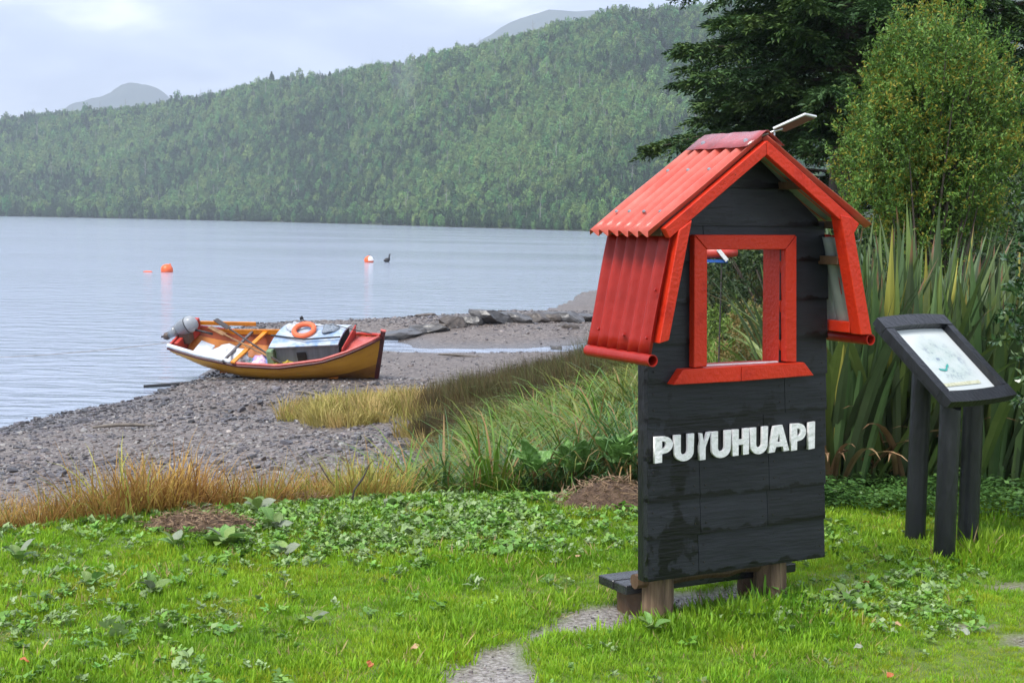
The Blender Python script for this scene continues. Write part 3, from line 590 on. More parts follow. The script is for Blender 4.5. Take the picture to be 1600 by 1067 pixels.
# barge boards (front and rear), legs, purlins
def bargeboard(A, B, w0, w1, h=0.05):
    d = unit(B[0]-A[0], B[1]-A[1]); nn = (-d[1], d[0]) if d[0] < 0 else (d[1], -d[0])
    if nn[1] > 0: nn = (-nn[0], -nn[1])
    P = [A, B, (B[0]+nn[0]*h, B[1]+nn[1]*h), (A[0], A[1]-h*1.22)]
    if d[0] < 0: P = P[::-1]
    P = P if sum((P[i][0]*P[(i+1) % 4][1]-P[(i+1) % 4][0]*P[i][1]) for i in range(4)) > 0 else P[::-1]
    return pl(P, w0, w1, 'barge_board')
for (w0, w1) in ((0.165, 0.198), (-0.28, -0.25)):
    bargeboard((AP[0]-0.001, AP[1]-0.004), (EL_[0]+0.055, EL_[1]+0.034), w0, w1); bargeboard((AP[0]+0.001, AP[1]-0.004), (ER_[0]-0.075, ER_[1]+0.021), w0, w1)
    pl([(-0.078, 1.262), (-0.028, 1.274), (0.088, 1.772), (0.022, 1.73)], w0-0.012, w1+0.006, 'leg_board')
    pl([(1.035, 1.262), (1.102, 1.262), (0.968, 1.79), (0.902, 1.8)], w0-0.028, w1+0.006, 'leg_board')
for s_ in (0.4, 0.86):
    for B, sg in ((EL_, 1), (ER_, -1)):
        u = AP[0]+(B[0]-AP[0])*s_; v = AP[1]+(B[1]-AP[1])*s_-0.034
        spart(MB().box(u-0.02, u+0.02, -0.249, 0.164, v-0.022, v+0.012), 'purlin', raw_wood)
# side panels
pnl = unit(-0.5, 0.12); pnr = unit(0.5, 0.12)
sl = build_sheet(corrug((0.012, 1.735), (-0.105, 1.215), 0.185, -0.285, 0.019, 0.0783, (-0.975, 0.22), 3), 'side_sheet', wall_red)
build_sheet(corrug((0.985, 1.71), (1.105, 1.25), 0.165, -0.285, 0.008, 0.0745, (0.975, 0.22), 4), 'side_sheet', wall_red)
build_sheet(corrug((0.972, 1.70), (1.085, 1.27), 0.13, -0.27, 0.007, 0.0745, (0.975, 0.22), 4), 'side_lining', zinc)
for (s_, w_) in ((0.86, 0.15), (0.86, -0.02), (0.84, -0.22), (0.45, 0.15)):
    u = 0.005-0.11*s_-0.012; v = 1.70-0.485*s_; mb = MB(); mb.tube([(u, w_, v), (u-0.008, w_, v+0.002)], [0.009, 0.006], 8); spart(mb, 'roof_nail', wall_red, sl, bevel=0)
spart(MB().box(0.03, 0.07, -0.25, 0.15, 1.65, 1.69), 'batten', black_paint); spart(MB().box(-0.065, -0.02, -0.25, 0.15, 1.27, 1.32), 'batten', black_paint)
spart(MB().box(0.955, 0.995, -0.25, 0.13, 1.575, 1.615), 'batten', raw_wood); spart(MB().box(1.03, 1.075, -0.25, 0.13, 1.265, 1.315), 'batten', red)
spart(MB().box(0.015, 0.1, 0.06, 0.16, 1.70, 1.745), 'batten', black_paint)
def pipe(u, v, w0, w1, r0=0.0255):
    mb = MB(); n = 20; rows = []
    for (w, r_) in ((w1, r0-0.004), (w1, r0), (w0, r0), (w0, r0-0.004), (w1+0.02, r0-0.004)):
        rows.append([(u+r_*math.cos(2*math.pi*k/n), w, v+r_*math.sin(2*math.pi*k/n)) for k in range(n+1)])
    mb.grid(rows); return spart(mb, 'gutter_pipe', wall_red, bevel=0, smooth=False)
pipe(-0.112, 1.192, 0.205, -0.29); pipe(1.098, 1.238, 0.2, -0.28)
# posts and cross log
def rough_post(u, w, v0, v1, r0, seed, name='post', m=post_wood, parent=sign, n=14, taper=0.92):
    r_ = np.random.default_rng(seed); prof = 1 + 0.10*r_.normal(size=n); rows = []
    for k in range(9):
        s_ = k/8; q = prof*(1 + 0.03*r_.normal(size=n))*r0*(1.06 - (1-taper)*s_)
        rows.append([(u+q[j % n]*math.cos(2*math.pi*j/n), w+q[j % n]*math.sin(2*math.pi*j/n), v0+(v1-v0)*s_) for j in range(n+1)])
    mb = MB(); mb.grid(rows); mb.v.append((u, w, v1)); c = len(mb.v)-1; b0 = 8*(n+1)
    mb.f += [(b0+j, b0+j+1, c) for j in range(n)]
    return spart(mb, name, m, parent, bevel=0, smooth=False)
rough_post(0.135, -0.108, -0.12, 0.5, 0.066, 1); rough_post(0.79, -0.115, -0.12, 0.5, 0.076, 2)
mb = MB(); mb.tube([(0.02+0.1*k, -0.125+0.006*math.sin(k*1.7), 0.168+0.004*math.sin(k*2.3)) for k in range(9)], [0.034+0.003*math.sin(k*2.9) for k in range(9)], 10); spart(mb, 'cross_log', raw_wood, bevel=0)

# low bench behind the sign
ben = empty('bench', (0.6106, 6.1, 0), S_TH, 'low black plank bench on stump legs behind the house sign', 'bench')
wetblack = mat('wet_black_wood', (0.012, 0.012, 0.015), (0.03, 0.03, 0.035), scale=8, rough=0.12, bump=0.3, bscale=25, rrough=0.35, stretch=(0.3, 1, 1))
for (w0, w1) in ((-0.385, -0.265), (-0.258, -0.16)):
    MB().box(-0.005, 0.98, -w1, -w0, 0.1, 0.142).build('seat_plank', wetblack, ben, bevel=0.004)
for u in (0.12, 0.82):
    rough_post(u, -0.27, -0.1, 0.1, 0.075, int(u*100), name='leg', m=raw_wood, parent=ben)

# solar lamp on the ridge
lamp = empty('solar_lamp', (0.6106, 6.1, 0), S_TH, 'small white solar lamp on a metal arm above the roof ridge', 'lamp')
grey_pl = mat('lamp_white', (0.75, 0.75, 0.76), (0.62, 0.62, 0.64), rough=0.35); led = mat('lamp_underside', (0.13, 0.065, 0.06), (0.09, 0.045, 0.045), scale=20, rough=0.6)
a0_ = Vector(SX(0.49, 0.15, 2.135)); a1_ = Vector(SX(0.55, 0.19, 2.16))
mb = MB(); mb.tube([a0_ + Vector((-0.02, 0.03, -0.03)), a0_, a1_, a1_ + (a1_-a0_)*0.3], 0.006, 8); mb.build('arm', steel, lamp, smooth=True)
lx = Vector((0.068, -0.075, 0.046)); wx = Vector((0.095, 0.035, -0.004)); nn = lx.cross(wx).normalized()
if nn.z < 0: nn = -nn
c0 = a1_ + Vector((-0.025, 0.0, 0.002))
def slab(o_, l_, w_, h0, h1, name, m, par): 
    mb = MB(); mb.hexa([o_+nn*h0, o_+l_+nn*h0, o_+l_+w_+nn*h0, o_+w_+nn*h0, o_+nn*h1, o_+l_+nn*h1, o_+l_+w_+nn*h1, o_+w_+nn*h1]); return mb.build(name, m, par, bevel=0.002)
slab(c0, lx*1.35, wx, 0.0, 0.01, 'housing', grey_pl, lamp); slab(c0+lx*0.06+wx*0.06, lx*1.23, wx*0.88, -0.004, -0.0005, 'light_panel', led, lamp)
mb = MB(); mb.tube([a1_ - (a1_-a0_)*0.2 + Vector((0, 0, -0.004)), a1_ - (a1_-a0_)*0.2 + Vector((0, 0, -0.018))], 0.006, 6); mb.build('clamp_bolt', steel, lamp)

# information board
ib = empty('information_board', (2.36, 7.754, 0), 0.697, 'slanted black-framed information board on three round black posts beside the flax', 'sign')
TA = 0.702; ct, st_ = math.cos(TA), math.sin(TA); IZ = 1.028
def IB(a, s_, h): return (a, -s_*ct - h*st_*-1*-1 if False else -(s_*ct + h*st_), IZ - s_*st_ + h*ct)   # a across, s down the slope, h out of the face
def ibox(a0, a1, s0, s1, h0, h1, name, m, curve=0.0, parent=ib):
    mb = MB(); n = 10
    top = [[IB(a0+(a1-a0)*k/n, s_, h + 0) for k in range(n+1)] for (s_, h) in ((s0, h0), (s1, h0), (s1, h1), (s0, h1), (s0, h0))]
    if curve:
        def sc(k, s_, out): x = (2*k/n-1); return s_ + curve*(1-x*x)*out
        top = [[IB(a0+(a1-a0)*k/n, sc(k, s_, o_), h) for k in range(n+1)] for (s_, h, o_) in ((s0, h0, 1), (s1, h0, 1), (s1, h1, 1), (s0, h1, 1), (s0, h0, 1))]
    mb.grid(top); m_ = len(mb.v); w_ = n+1
    mb.f += [(0, w_, 2*w_, 3*w_), (3*w_+n, 2*w_+n, w_+n, n)]
    return mb.build(name, m, parent, bevel=0)
ibox(-0.317, 0.317, -0.315, -0.236, 0.0, 0.045, 'top_rail', black_paint, curve=-0.016)
ibox(-0.317, 0.317, 0.236, 0.315, 0.0, 0.045, 'bottom_rail', black_paint, curve=0.012)
ibox(-0.317, -0.245, -0.234, 0.234, 0.002, 0.043, 'side_rail', black_paint); ibox(0.26, 0.317, -0.234, 0.234, 0.002, 0.043, 'side_rail', black_paint)
ibox(-0.3, 0.3, -0.3, 0.3, -0.022, -0.001, 'backing_board', black_paint)
def map_mat():
    m = bpy.data.materials.new('map_print'); m.use_nodes = True; t = m.node_tree; K = t.links.new; b = t.nodes['Principled BSDF']; b.inputs['Roughness'].default_value = 0.08
    tcn = N(t, 'ShaderNodeTexCoord'); n = N(t, 'ShaderNodeTexNoise'); n.inputs['Scale'].default_value = 9; n.inputs['Detail'].default_value = 9; n.inputs['Roughness'].default_value = 0.75; K(tcn.outputs['Object'], n.inputs['Vector'])
    r = N(t, 'ShaderNodeValToRGB'); els = r.color_ramp.elements; els[0].position = 0.36; els[0].color = (0.16, 0.2, 0.26, 1); els[1].position = 0.56; els[1].color = (0.5, 0.55, 0.53, 1)
    e = els.new(0.45); e.color = (0.42, 0.5, 0.47, 1); K(n.outputs[0], r.inputs[0])
    at = N(t, 'ShaderNodeAttribute', attribute_name='ink'); mx = N(t, 'ShaderNodeMix', data_type='RGBA'); mx.inputs[6].default_value = (0.56, 0.6, 0.59, 1)
    K(at.outputs['Fac'], mx.inputs[0]); K(r.outputs[0], mx.inputs[7]); K(mx.outputs[2], b.inputs['Base Color']); return m
mb = MB(); mb.grid([[IB(-0.2445+0.504*k/24, -0.252+0.487*j/24, 0.004) for k in range(25)] for j in range(25)])
pan = mb.build('map_panel', map_mat(), ib)
ink = [max(0, 1-((2*k/24-1.05)**2*1.3+((2*j/24-1.05)*1.1)**2)) for j in range(25) for k in range(25)]
at_ = pan.data.attributes.new('ink', 'FLOAT', 'POINT'); at_.data.foreach_set('value', ink)
teal = mat('map_teal', (0.05, 0.36, 0.3), (0.04, 0.3, 0.27), rough=0.3); olive = mat('map_olive', (0.42, 0.42, 0.26), (0.6, 0.6, 0.46), scale=60, rough=0.3)
lake_pts = [(-0.1, 0.055), (-0.075, 0.062), (-0.05, 0.066), (-0.03, 0.056), (-0.018, 0.042), (0.0, 0.036), (0.012, 0.026)]
mb = MB(); mb.grid([[IB(x, y-0.007, 0.0075) for x, y in lake_pts], [IB(x, y+0.007, 0.0075) for x, y in lake_pts]]); mb.build('map_lake', teal, pan)
mb = MB(); mb.grid([[IB(-0.18+0.034*k, 0.158, 0.0075) for k in range(11)], [IB(-0.18+0.034*k, 0.182, 0.0075) for k in range(11)]]); mb.build('map_legend', olive, pan)
for (px_, py_, topz) in ((2.30, 7.93, 1.12), (2.335, 7.50, 0.93), (2.555, 7.80, 0.86)):
    v_ = Matrix.Rotation(-0.697, 3, 'Z') @ Vector((px_-2.36, py_-7.754, 0))
    mb = MB(); n = 20; rr0 = 0.056; mb.tube([(v_.x, v_.y, -0.12), (v_.x, v_.y, 0.3), (v_.x, v_.y, 0.6), (v_.x, v_.y, topz)], [rr0*1.03, rr0, rr0, rr0*0.99], n)
    # slope the top to the board
    s_line = lambda y_: IZ - 0.03 + (y_)*math.tan(TA)
    for i_ in range(len(mb.v)-n, len(mb.v)):
        x, y, z = mb.v[i_]; mb.v[i_] = (x, y, s_line(y))
    o = mb.build('post', black_paint, ib, smooth=True)
    md = o.modifiers.new('e', 'EDGE_SPLIT'); md.split_angle = rad(40)
# ------------------------------------------------------------------ fishing boat pulled up on the beach
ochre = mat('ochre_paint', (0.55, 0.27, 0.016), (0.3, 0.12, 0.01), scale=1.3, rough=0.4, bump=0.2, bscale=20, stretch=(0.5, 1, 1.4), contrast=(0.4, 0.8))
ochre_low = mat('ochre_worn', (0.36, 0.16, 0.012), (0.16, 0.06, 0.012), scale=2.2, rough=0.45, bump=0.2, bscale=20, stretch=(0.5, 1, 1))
dark_red = mat('dark_red_paint', (0.09, 0.012, 0.014), (0.04, 0.008, 0.01), rough=0.4)
orange_p = mat('orange_paint', (0.75, 0.27, 0.015), (0.6, 0.2, 0.012), scale=4, rough=0.4, bump=0.2)
orange_in = mat('orange_inside', (0.6, 0.2, 0.012), (0.42, 0.12, 0.012), scale=3, rough=0.5)
maroon = mat('maroon_inside', (0.36, 0.075, 0.018), (0.22, 0.045, 0.015), scale=3, rough=0.5)
pale_paint = mat('pale_boat_paint', (0.72, 0.75, 0.78), (0.5, 0.55, 0.6), scale=6, rough=0.45)
pink_red = mat('faded_red_deck', (0.55, 0.13, 0.11), (0.4, 0.07, 0.06), scale=5, rough=0.4)
boat_red = mat('boat_red', (0.5, 0.05, 0.035), (0.38, 0.035, 0.025), scale=4, rough=0.4)
cabin_grey = mat('cabin_grey', (0.23, 0.25, 0.27), (0.16, 0.175, 0.19), scale=4, rough=0.6, stretch=(3, 1, 0.4))
roof_blue = mat('cabin_roof_paint', (0.45, 0.5, 0.55), (0.2, 0.31, 0.5), scale=3.2, rough=0.4, contrast=(0.46, 0.62))
tar_black = mat('black_rubber', (0.012, 0.012, 0.014), (0.02, 0.02, 0.022), rough=0.5)
BL = 5.08
boat = empty('fishing_boat', (-5.38, 33.55, -2.0), 0, 'yellow wooden fishing boat heeled over at the water edge', 'boat')
boat.rotation_euler = Euler((rad(21), rad(0.5), rad(-13)), 'XYZ')
Bs = [0, .08, .15, .35, .55, .75, .86, .94, 1]; Bb = [.58, .66, .72, .85, .88, .72, .5, .25, .015]
Bh = [.92, .85, .79, .69, .70, .82, .95, 1.07, 1.18]; Bk = [.5, .34, .2, .02, 0, 0, .01, .03, .06]
def hull(s, t, out=0.0):
    bb = np.interp(s, Bs, Bb); hh = np.interp(s, Bs, Bh); kk = np.interp(s, Bs, Bk)
    full = np.interp(s, [0, .5, .8, 1], [.75, .62, .85, 1.0])
    y = bb*np.sin(t*math.pi/2)**full + out; z = kk + (hh-kk)*t**1.25
    x = (s-0.5)*BL - (1-t)*0.27*sstep(.75, 1, s) + (t-0.5)*-0.1*(1-sstep(0, .1, s))
    return float(x), float(y), float(z)
SS = np.concatenate([np.linspace(0, .8, 17), np.linspace(.83, 1, 9)]); NB = 7
for side in (-1, 1):
    for k in range(NB):
        t0, t1 = k/NB, (k+1)/NB; mb = MB()
        rows = []
        for t_, o_ in ((t0, 0.014), ((t0+t1)/2, 0.007), (t1, 0.0), (t1, -0.016), (t0, -0.004), (t0, 0.014)):
            rows.append([(lambda q: (q[0], side*q[1], q[2]))(hull(s_, t_, o_*(1-0.8*(s_ > .97)))) for s_ in SS])
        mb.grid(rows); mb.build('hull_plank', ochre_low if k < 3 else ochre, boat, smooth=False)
def along(side, t, out, dz, s0, s1, r, name, m, n=26, par=boat):
    mb = MB(); pts = []
    for s_ in np.linspace(s0, s1, n): x, y, z = hull(s_, t, out); pts.append((x, side*max(y, 0.004), z+dz))
    mb.tube(pts, r, 8); return mb.build(name, m, par, smooth=True)
along(-1, 1, 0.02, -0.055, 0.0, 1, 0.032, 'rub_rail', dark_red); along(1, 1, 0.02, -0.055, 0.0, 1, 0.032, 'rub_rail', dark_red)
along(-1, 1, -0.01, 0.012, 0.0, 0.32, 0.052, 'gunwale', pale_paint); along(-1, 1, -0.01, 0.0, 0.325, 0.99, 0.036, 'gunwale', pink_red)
along(1, 1, -0.01, 0.0, 0.0, 0.99, 0.036, 'gunwale', boat_red)
# inner lining
for side in (-1, 1):
    for (t0, t1, m_, dd) in ((0.05, 0.62, orange_in, 0.0), (0.62, 0.97, maroon, 0.0)):
        mb = MB(); mb.grid([[(lambda q: (q[0], side*max(q[1], 0.0), q[2]+0.03))(hull(s_, t_, -0.05)) for s_ in np.linspace(0.01, .9, 22)] for t_ in np.linspace(t0, t1, 5)])
        mb.build('inner_lining', m_, boat, smooth=True)
# transom
mb = MB(); pts = [hull(0, t_) for t_ in np.linspace(1, 0, 9)]; ring = [(q[0], -q[1], q[2]) for q in pts] + [(q[0], q[1], q[2]) for q in pts[::-1][1:]]
n = len(ring); mb.v = [(x-0.02, y, z) for x, y, z in ring] + [(x+0.03, y*0.98, z) for x, y, z in ring]; mb.f = [tuple(range(n)), tuple(range(2*n-1, n-1, -1))] + [(i, i+n, (i+1) % n+n, (i+1) % n) for i in range(n)]
mb.build('transom', boat_red, boat)
mb = MB(); mb.box(-1.45, 1.5, -0.42, 0.42, 0.2, 0.23); mb.build('floor', orange_in, boat)
mb = MB(); mb.hexa([(-2.1, -0.02, 0.2), (2.35, -0.02, -0.05), (2.35, 0.02, -0.05), (-2.1, 0.02, 0.2), (-2.1, -0.02, 0.32), (2.38, -0.02, 0.05), (2.38, 0.02, 0.05), (-2.1, 0.02, 0.32)]); mb.build('keel', tar_black, boat)
mb = MB(); x0, y0, z0 = hull(1, 1); mb.bar((hull(1, 0.0)[0]+0.03, 0, z0-1.12), (x0+0.045, 0, z0+0.1), 0.07, 0.1, up=(1, 0, 0)); mb.build('stem_post', dark_red, boat, bevel=0.006)
mb = MB(); mb.bar((x0+0.043, 0, z0+0.1), (x0+0.048, 0, z0+0.125), 0.078, 0.12, up=(1, 0, 0)); mb.build('stem_cap', pink_red, boat)
# thwarts and side rails
def across(s0, s1, w, h, z, m, name, lo=-0.9, hi=0.84, z2=None):
    mb = MB(); mb.bar(((s0-.5)*BL, lo, z), ((s1-.5)*BL, hi, z2 if z2 is not None else z), w, h); return mb.build(name, m, boat, bevel=0.004)
across(.335, .365, .11, .045, .735, orange_p, 'thwart'); across(.285, .3, .06, .05, .74, mat('grey_wood', (0.14, 0.13, 0.14), (0.08, 0.075, 0.08), rough=0.6), 'thwart', lo=-0.88)
for (a, c, y, z, h) in ((.02, .32, .8, .93, .1), (.1, .47, .84, .74, .13)):
    mb = MB(); mb.bar(((a-.5)*BL, np.interp(a, Bs, Bb)*0.97, z+0.06*(a < .05)), ((c-.5)*BL, np.interp(c, Bs, Bb)*0.95, z), 0.03, h); mb.build('side_rail', orange_p, boat, bevel=0.004)
mb = MB(); mb.box(-2.48, -2.28, 0.2, 0.62, 0.72, 1.12); mb.build('stern_quarter_board', boat_red, boat, bevel=0.01)
mb = MB(); mb.box(-2.5, -2.4, -0.42, -0.12, 0.6, 0.93); mb.build('motor_pad', boat_red, boat, bevel=0.01)
# cuddy cabin
C0, C1 = 0.1, 1.6
cab = empty('cabin'); cab.parent = boat
mb = MB()
mb.hexa([(C0, -0.52, 0.3), (C1, -0.4, 0.4), (C1, -0.37, 0.4), (C0, -0.49, 0.3), (C0, -0.50, 1.02), (C1, -0.4, 1.12), (C1, -0.37, 1.12), (C0, -0.47, 1.02)]); mb.build('wall', cabin_grey, cab)
mb = MB(); mb.hexa([(C0, 0.5, 0.3), (C1, 0.38, 0.4), (C1, 0.41, 0.4), (C0, 0.53, 0.3), (C0, 0.48, 1.06), (C1, 0.38, 1.12), (C1, 0.41, 1.12), (C0, 0.51, 1.06)]); mb.build('wall', cabin_grey, cab)
mb = MB(); mb.box(C0-0.03, C0-0.002, -0.5, 0.5, 0.3, 1.02); mb.build('wall', mat('cabin_green', (0.2, 0.27, 0.16), (0.1, 0.15, 0.09), scale=5, rough=0.6), cab)
mb = MB(); mb.hexa([(0.62, -0.512, 0.64), (0.84, -0.495, 0.66), (0.84, -0.48, 0.66), (0.62, -0.49, 0.64), (0.6, -0.51, 0.87), (0.82, -0.493, 0.89), (0.82, -0.48, 0.89), (0.6, -0.49, 0.87)]); mb.build('window', tar_black, cab)
mb = MB(); rows = []
for j in range(9):
    y = -0.62 + 1.3*j/8; cr = 0.10*(1-((y-0.05)/0.66)**2)
    rows.append([(x, y*(1-0.2*(x-C0)/(C1-C0)), 1.04 + cr + 0.09*(x-C0)/(C1-C0)) for x in np.linspace(C0-0.12, C1+0.03, 9)])
mb.grid(rows); me = mb.mesh('roof'); bm = bmesh.new(); bm.from_mesh(me); bmesh.ops.solidify(bm, geom=bm.faces[:], thickness=0.035); bm.to_mesh(me); bm.free(); crf = obj('roof', me, roof_blue, cab, smooth=False)
mb = MB(); mb.bar((C0+0.15, 0.3, 1.18), (C1-0.2, 0.25, 1.25), 0.03, 0.03); mb.build('grab_rail', pale_paint, crf)
# foredeck and breakwater
mb = MB(); mb.grid([[(lambda q: (q[0]-0.02, f_*max(q[1]-0.03, 0.003), q[2]-0.05+0.05*(1-abs(f_))))(hull(s_, 1)) for s_ in np.linspace(.83, .985, 8)] for f_ in np.linspace(-1, 1, 9)]); mb.build('foredeck', pink_red, boat, smooth=True)
xb = (.83-.5)*BL; wb_ = float(np.interp(.83, Bs, Bb)); hb_ = float(np.interp(.83, Bs, Bh))
mb = MB(); mb.hexa([(xb-0.03, -wb_+0.05, hb_-0.3), (xb, -wb_+0.05, hb_-0.3), (xb, wb_-0.05, hb_-0.3), (xb-0.03, wb_-0.05, hb_-0.3), (xb+0.02, -wb_+0.1, hb_+0.1), (xb+0.05, -wb_+0.1, hb_+0.1), (xb+0.11, wb_-0.15, hb_+0.3), (xb+0.08, wb_-0.15, hb_+0.3)]); mb.build('breakwater', boat_red, boat, bevel=0.004)
# things in and on the boat (own objects, placed through the boat's frame)
bpy.context.view_layer.update()
BM = Matrix.LocRotScale(boat.location, boat.rotation_euler, None)
def inboat(mb, name, m, label, cat, smooth=False, bevel=0.0, group=None, base=None):
    mb.v = [tuple(BM @ Vector(q)) for q in mb.v]; o = mb.build(name, m, None, smooth, bevel); return tag(o, label, cat, group)
# lifebuoy
def torus(cx, cy, cz, R_, r_, tilt, n=36, k=12):
    mb = MB(); mb.grid([[(cx+(R_+r_*math.cos(b_))*math.cos(a_), cy+(R_+r_*math.cos(b_))*math.sin(a_)*math.cos(tilt), cz+r_*math.sin(b_)+(R_+r_*math.cos(b_))*math.sin(a_)*math.sin(tilt)) for b_ in np.linspace(0, 2*math.pi, k+1)] for a_ in np.linspace(0, 2*math.pi, n+1)]); return mb
lb_m = mat('lifebuoy_orange', (0.8, 0.16, 0.055), (0.68, 0.12, 0.045), scale=5, rough=0.5)
inboat(torus(0.66, -0.04, 1.235, 0.235, 0.06, 0.2), 'lifebuoy', lb_m, 'orange ring lifebuoy lying on the cabin roof of the boat', 'lifebuoy', smooth=True)
dk_wood = mat('dark_pole', (0.03, 0.025, 0.025), (0.06, 0.045, 0.04), rough=0.5); tan_wood = mat('oar_wood', (0.3, 0.16, 0.06), (0.16, 0.08, 0.035), rough=0.5)
def oar(a, c, m, label, blade=True):
    a = Vector(a); c = Vector(c); mb = MB(); mb.tube([a, a.lerp(c, 0.5), c], [0.022, 0.024, 0.02], 8)
    if blade: mb.bar(c - (c-a).normalized()*0.05, c + (c-a).normalized()*0.5, 0.13, 0.02)
    return inboat(mb, 'oar', m, label, 'oar')
oar((0.35, -0.8, 0.72), (-1.45, 0.35, 1.02), dk_wood, 'upper dark oar lying across the open boat, blade near the motor')
oar((0.4, -0.78, 0.68), (-1.5, 0.18, 0.93), tan_wood, 'lower brown oar lying across the open boat, blade near the motor')
inboat(MB().tube([(-0.1, -0.2, 1.14), (0.8, -0.44, 1.19), (1.66, -0.36, 1.26)], 0.02, 8), 'boat_hook', tar_black, 'long black boat hook laid along the cabin roof edge', 'pole')
mb = MB(); mb.tube([(0.42, 0.46, 1.29), (0.62, 0.3, 1.26), (0.9, 0.2, 1.23)], 0.013, 6); mb.tube([(0.38, 0.48, 1.31), (0.41, 0.47, 1.295), (0.46, 0.46, 1.29)], [0.02, 0.06, 0.02], 10); inboat(mb, 'fishing_float', tar_black, 'short dark stick with a round knob at the cabin roof back edge', 'stick')
def lump(cx, cy, cz, rx, ry, rz, seed, n=18, k=10, amp=0.16):
    r_ = np.random.default_rng(seed); mb = MB(); ph = r_.uniform(0, 6, 8); rows = []
    for i in range(k+1):
        th_ = math.pi*i/k; row = []
        for j in range(n+1):
            a_ = 2*math.pi*j/n; q = 1+amp*(math.sin(3*a_+ph[0]+2*th_)+0.6*math.sin(5*a_+ph[1]-3*th_)+0.5*math.sin(4*th_+ph[2]))
            row.append((cx+rx*q*math.sin(th_)*math.cos(a_), cy+ry*q*math.sin(th_)*math.sin(a_), cz+rz*q*math.cos(th_)))
        rows.append(row)
    mb.grid(rows); return mb
inboat(lump(-1.28, -0.22, 0.52, 0.6, 0.42, 0.2, 3), 'tarpaulin', mat('white_tarp', (0.72, 0.73, 0.74), (0.5, 0.52, 0.54), scale=3, rough=0.5), 'rumpled white tarpaulin bundled in the stern of the boat', 'tarpaulin', smooth=True)
inboat(lump(-0.28, -0.45, 0.5, 0.32, 0.22, 0.2, 5), 'bag', mat('blue_bag', (0.18, 0.3, 0.66), (0.7, 0.68, 0.74), scale=5, rough=0.5, contrast=(0.42, 0.58), c3=(0.6, 0.3, 0.45), pos3=0.5), 'blue and white plastic bag in the middle of the boat', 'bag', smooth=True)
inboat(lump(0.42, -0.62, 0.5, 0.42, 0.12, 0.18, 8), 'fishing_net', mat('yellow_net', (0.5, 0.36, 0.02), (0.32, 0.26, 0.03), scale=12, rough=0.7, bump=0.6), 'yellow net bundled along the cabin side of the boat', 'net', smooth=True)
mb = MB(); mb.box(-0.12, 0.06, -0.6, 0.1, 0.35, 0.92); inboat(mb, 'crate', mat('green_crate', (0.12, 0.24, 0.1), (0.3, 0.36, 0.22), scale=5, rough=0.6), 'green crate standing against the cabin of the boat', 'crate', bevel=0.015)
mb = MB(); mb.hexa([(-2.12, -0.5, 0.62), (-1.78, -0.5, 0.5), (-1.72, 0.1, 0.62), (-2.05, 0.1, 0.74), (-2.12, -0.5, 0.66), (-1.78, -0.5, 0.54), (-1.72, 0.1, 0.66), (-2.05, 0.1, 0.78)]); inboat(mb, 'box_lid', pale_paint, 'pale flat lid beside the outboard motor in the boat', 'lid', bevel=0.01)
inboat(lump(1.25, 0.1, 1.23, 0.2, 0.25, 0.05, 21), 'rope_coil', mat('rope_coil', (0.3, 0.34, 0.38), (0.14, 0.17, 0.22), scale=25, rough=0.8, bump=0.8), 'blue grey rope heaped on the cabin roof in front of the lifebuoy', 'rope', smooth=True)
inboat(lump(0.3, 0.2, 1.2, 0.16, 0.2, 0.07, 22), 'cloth', mat('pale_cloth', (0.55, 0.57, 0.6), (0.35, 0.38, 0.42), scale=9, rough=0.7), 'grey cloth bundle on the cabin roof behind the lifebuoy', 'cloth', smooth=True)
inboat(MB().tube([(0.95, 0.3, 1.24), (1.35, 0.2, 1.28), (1.9, -0.05, 1.3), (2.3, 0.0, 1.2)], 0.011, 5), 'bow_line', tar_black, 'dark line running from the cabin roof to the bow', 'rope')
inboat(lump(-0.75, -0.4, 0.42, 0.3, 0.25, 0.14, 23), 'net_pile', mat('net_teal', (0.05, 0.2, 0.17), (0.3, 0.3, 0.3), scale=12, rough=0.8, bump=0.7), 'teal net piled below the thwarts of the boat', 'net', smooth=True)
# outboard motor
om = empty('outboard_motor', boat.location, 0, 'grey outboard motor tilted up on the stern of the yellow boat', 'motor'); om.rotation_euler = boat.rotation_euler
cowl_g = mat('cowl_grey', (0.24, 0.26, 0.28), (0.17, 0.185, 0.2), scale=3, rough=0.28, coat=0.3); cowl_w = mat('cowl_pale', (0.36, 0.38, 0.4), (0.28, 0.3, 0.32), rough=0.3); motor_br = mat('motor_brown', (0.11, 0.075, 0.055), (0.06, 0.045, 0.04), rough=0.5)
def egg(c, ax, L_, r_, n=18, k=12, f0=0.0, f1=1.0, e=2.6, sq=0.85):
    ax = Vector(ax).normalized(); sd = ax.cross(Vector((0, 1, 0))).normalized(); yv = Vector((0, 1, 0)); rows = []
    for i in range(k+1):
        u = f0+(f1-f0)*i/k; x = 2*u-1; q = max(0.0, 1-abs(x)**e)**(1/e)*(1-0.12*x)
        rows.append([tuple(Vector(c)+ax*(x*L_)+sd*(r_*q*math.copysign(abs(math.cos(a_))**sq, math.cos(a_)))+yv*(r_*0.85*q*math.copysign(abs(math.sin(a_))**sq, math.sin(a_)))) for a_ in np.linspace(0, 2*math.pi, n+1)])
    return MB().grid(rows)
MC = (-2.36, 0.03, 1.16); MA = (-0.88, 0, -0.42)
egg(MC, MA, 0.31, 0.2, f0=0, f1=0.36).build('cowl_top', cowl_w, om, smooth=True); egg(MC, MA, 0.31, 0.2, f0=0.36, f1=1.0).build('cowl', cowl_g, om, smooth=True)
egg(MC, MA, 0.315, 0.205, f0=0.34, f1=0.38).build('cowl_band', tar_black, om, smooth=True)
MB().tube([(-2.6, 0.03, 1.04), (-2.7, 0.03, 0.98), (-2.83, 0.03, 0.9)], [0.15, 0.11, 0.085], 12).build('leg', cowl_g, om, smooth=True)
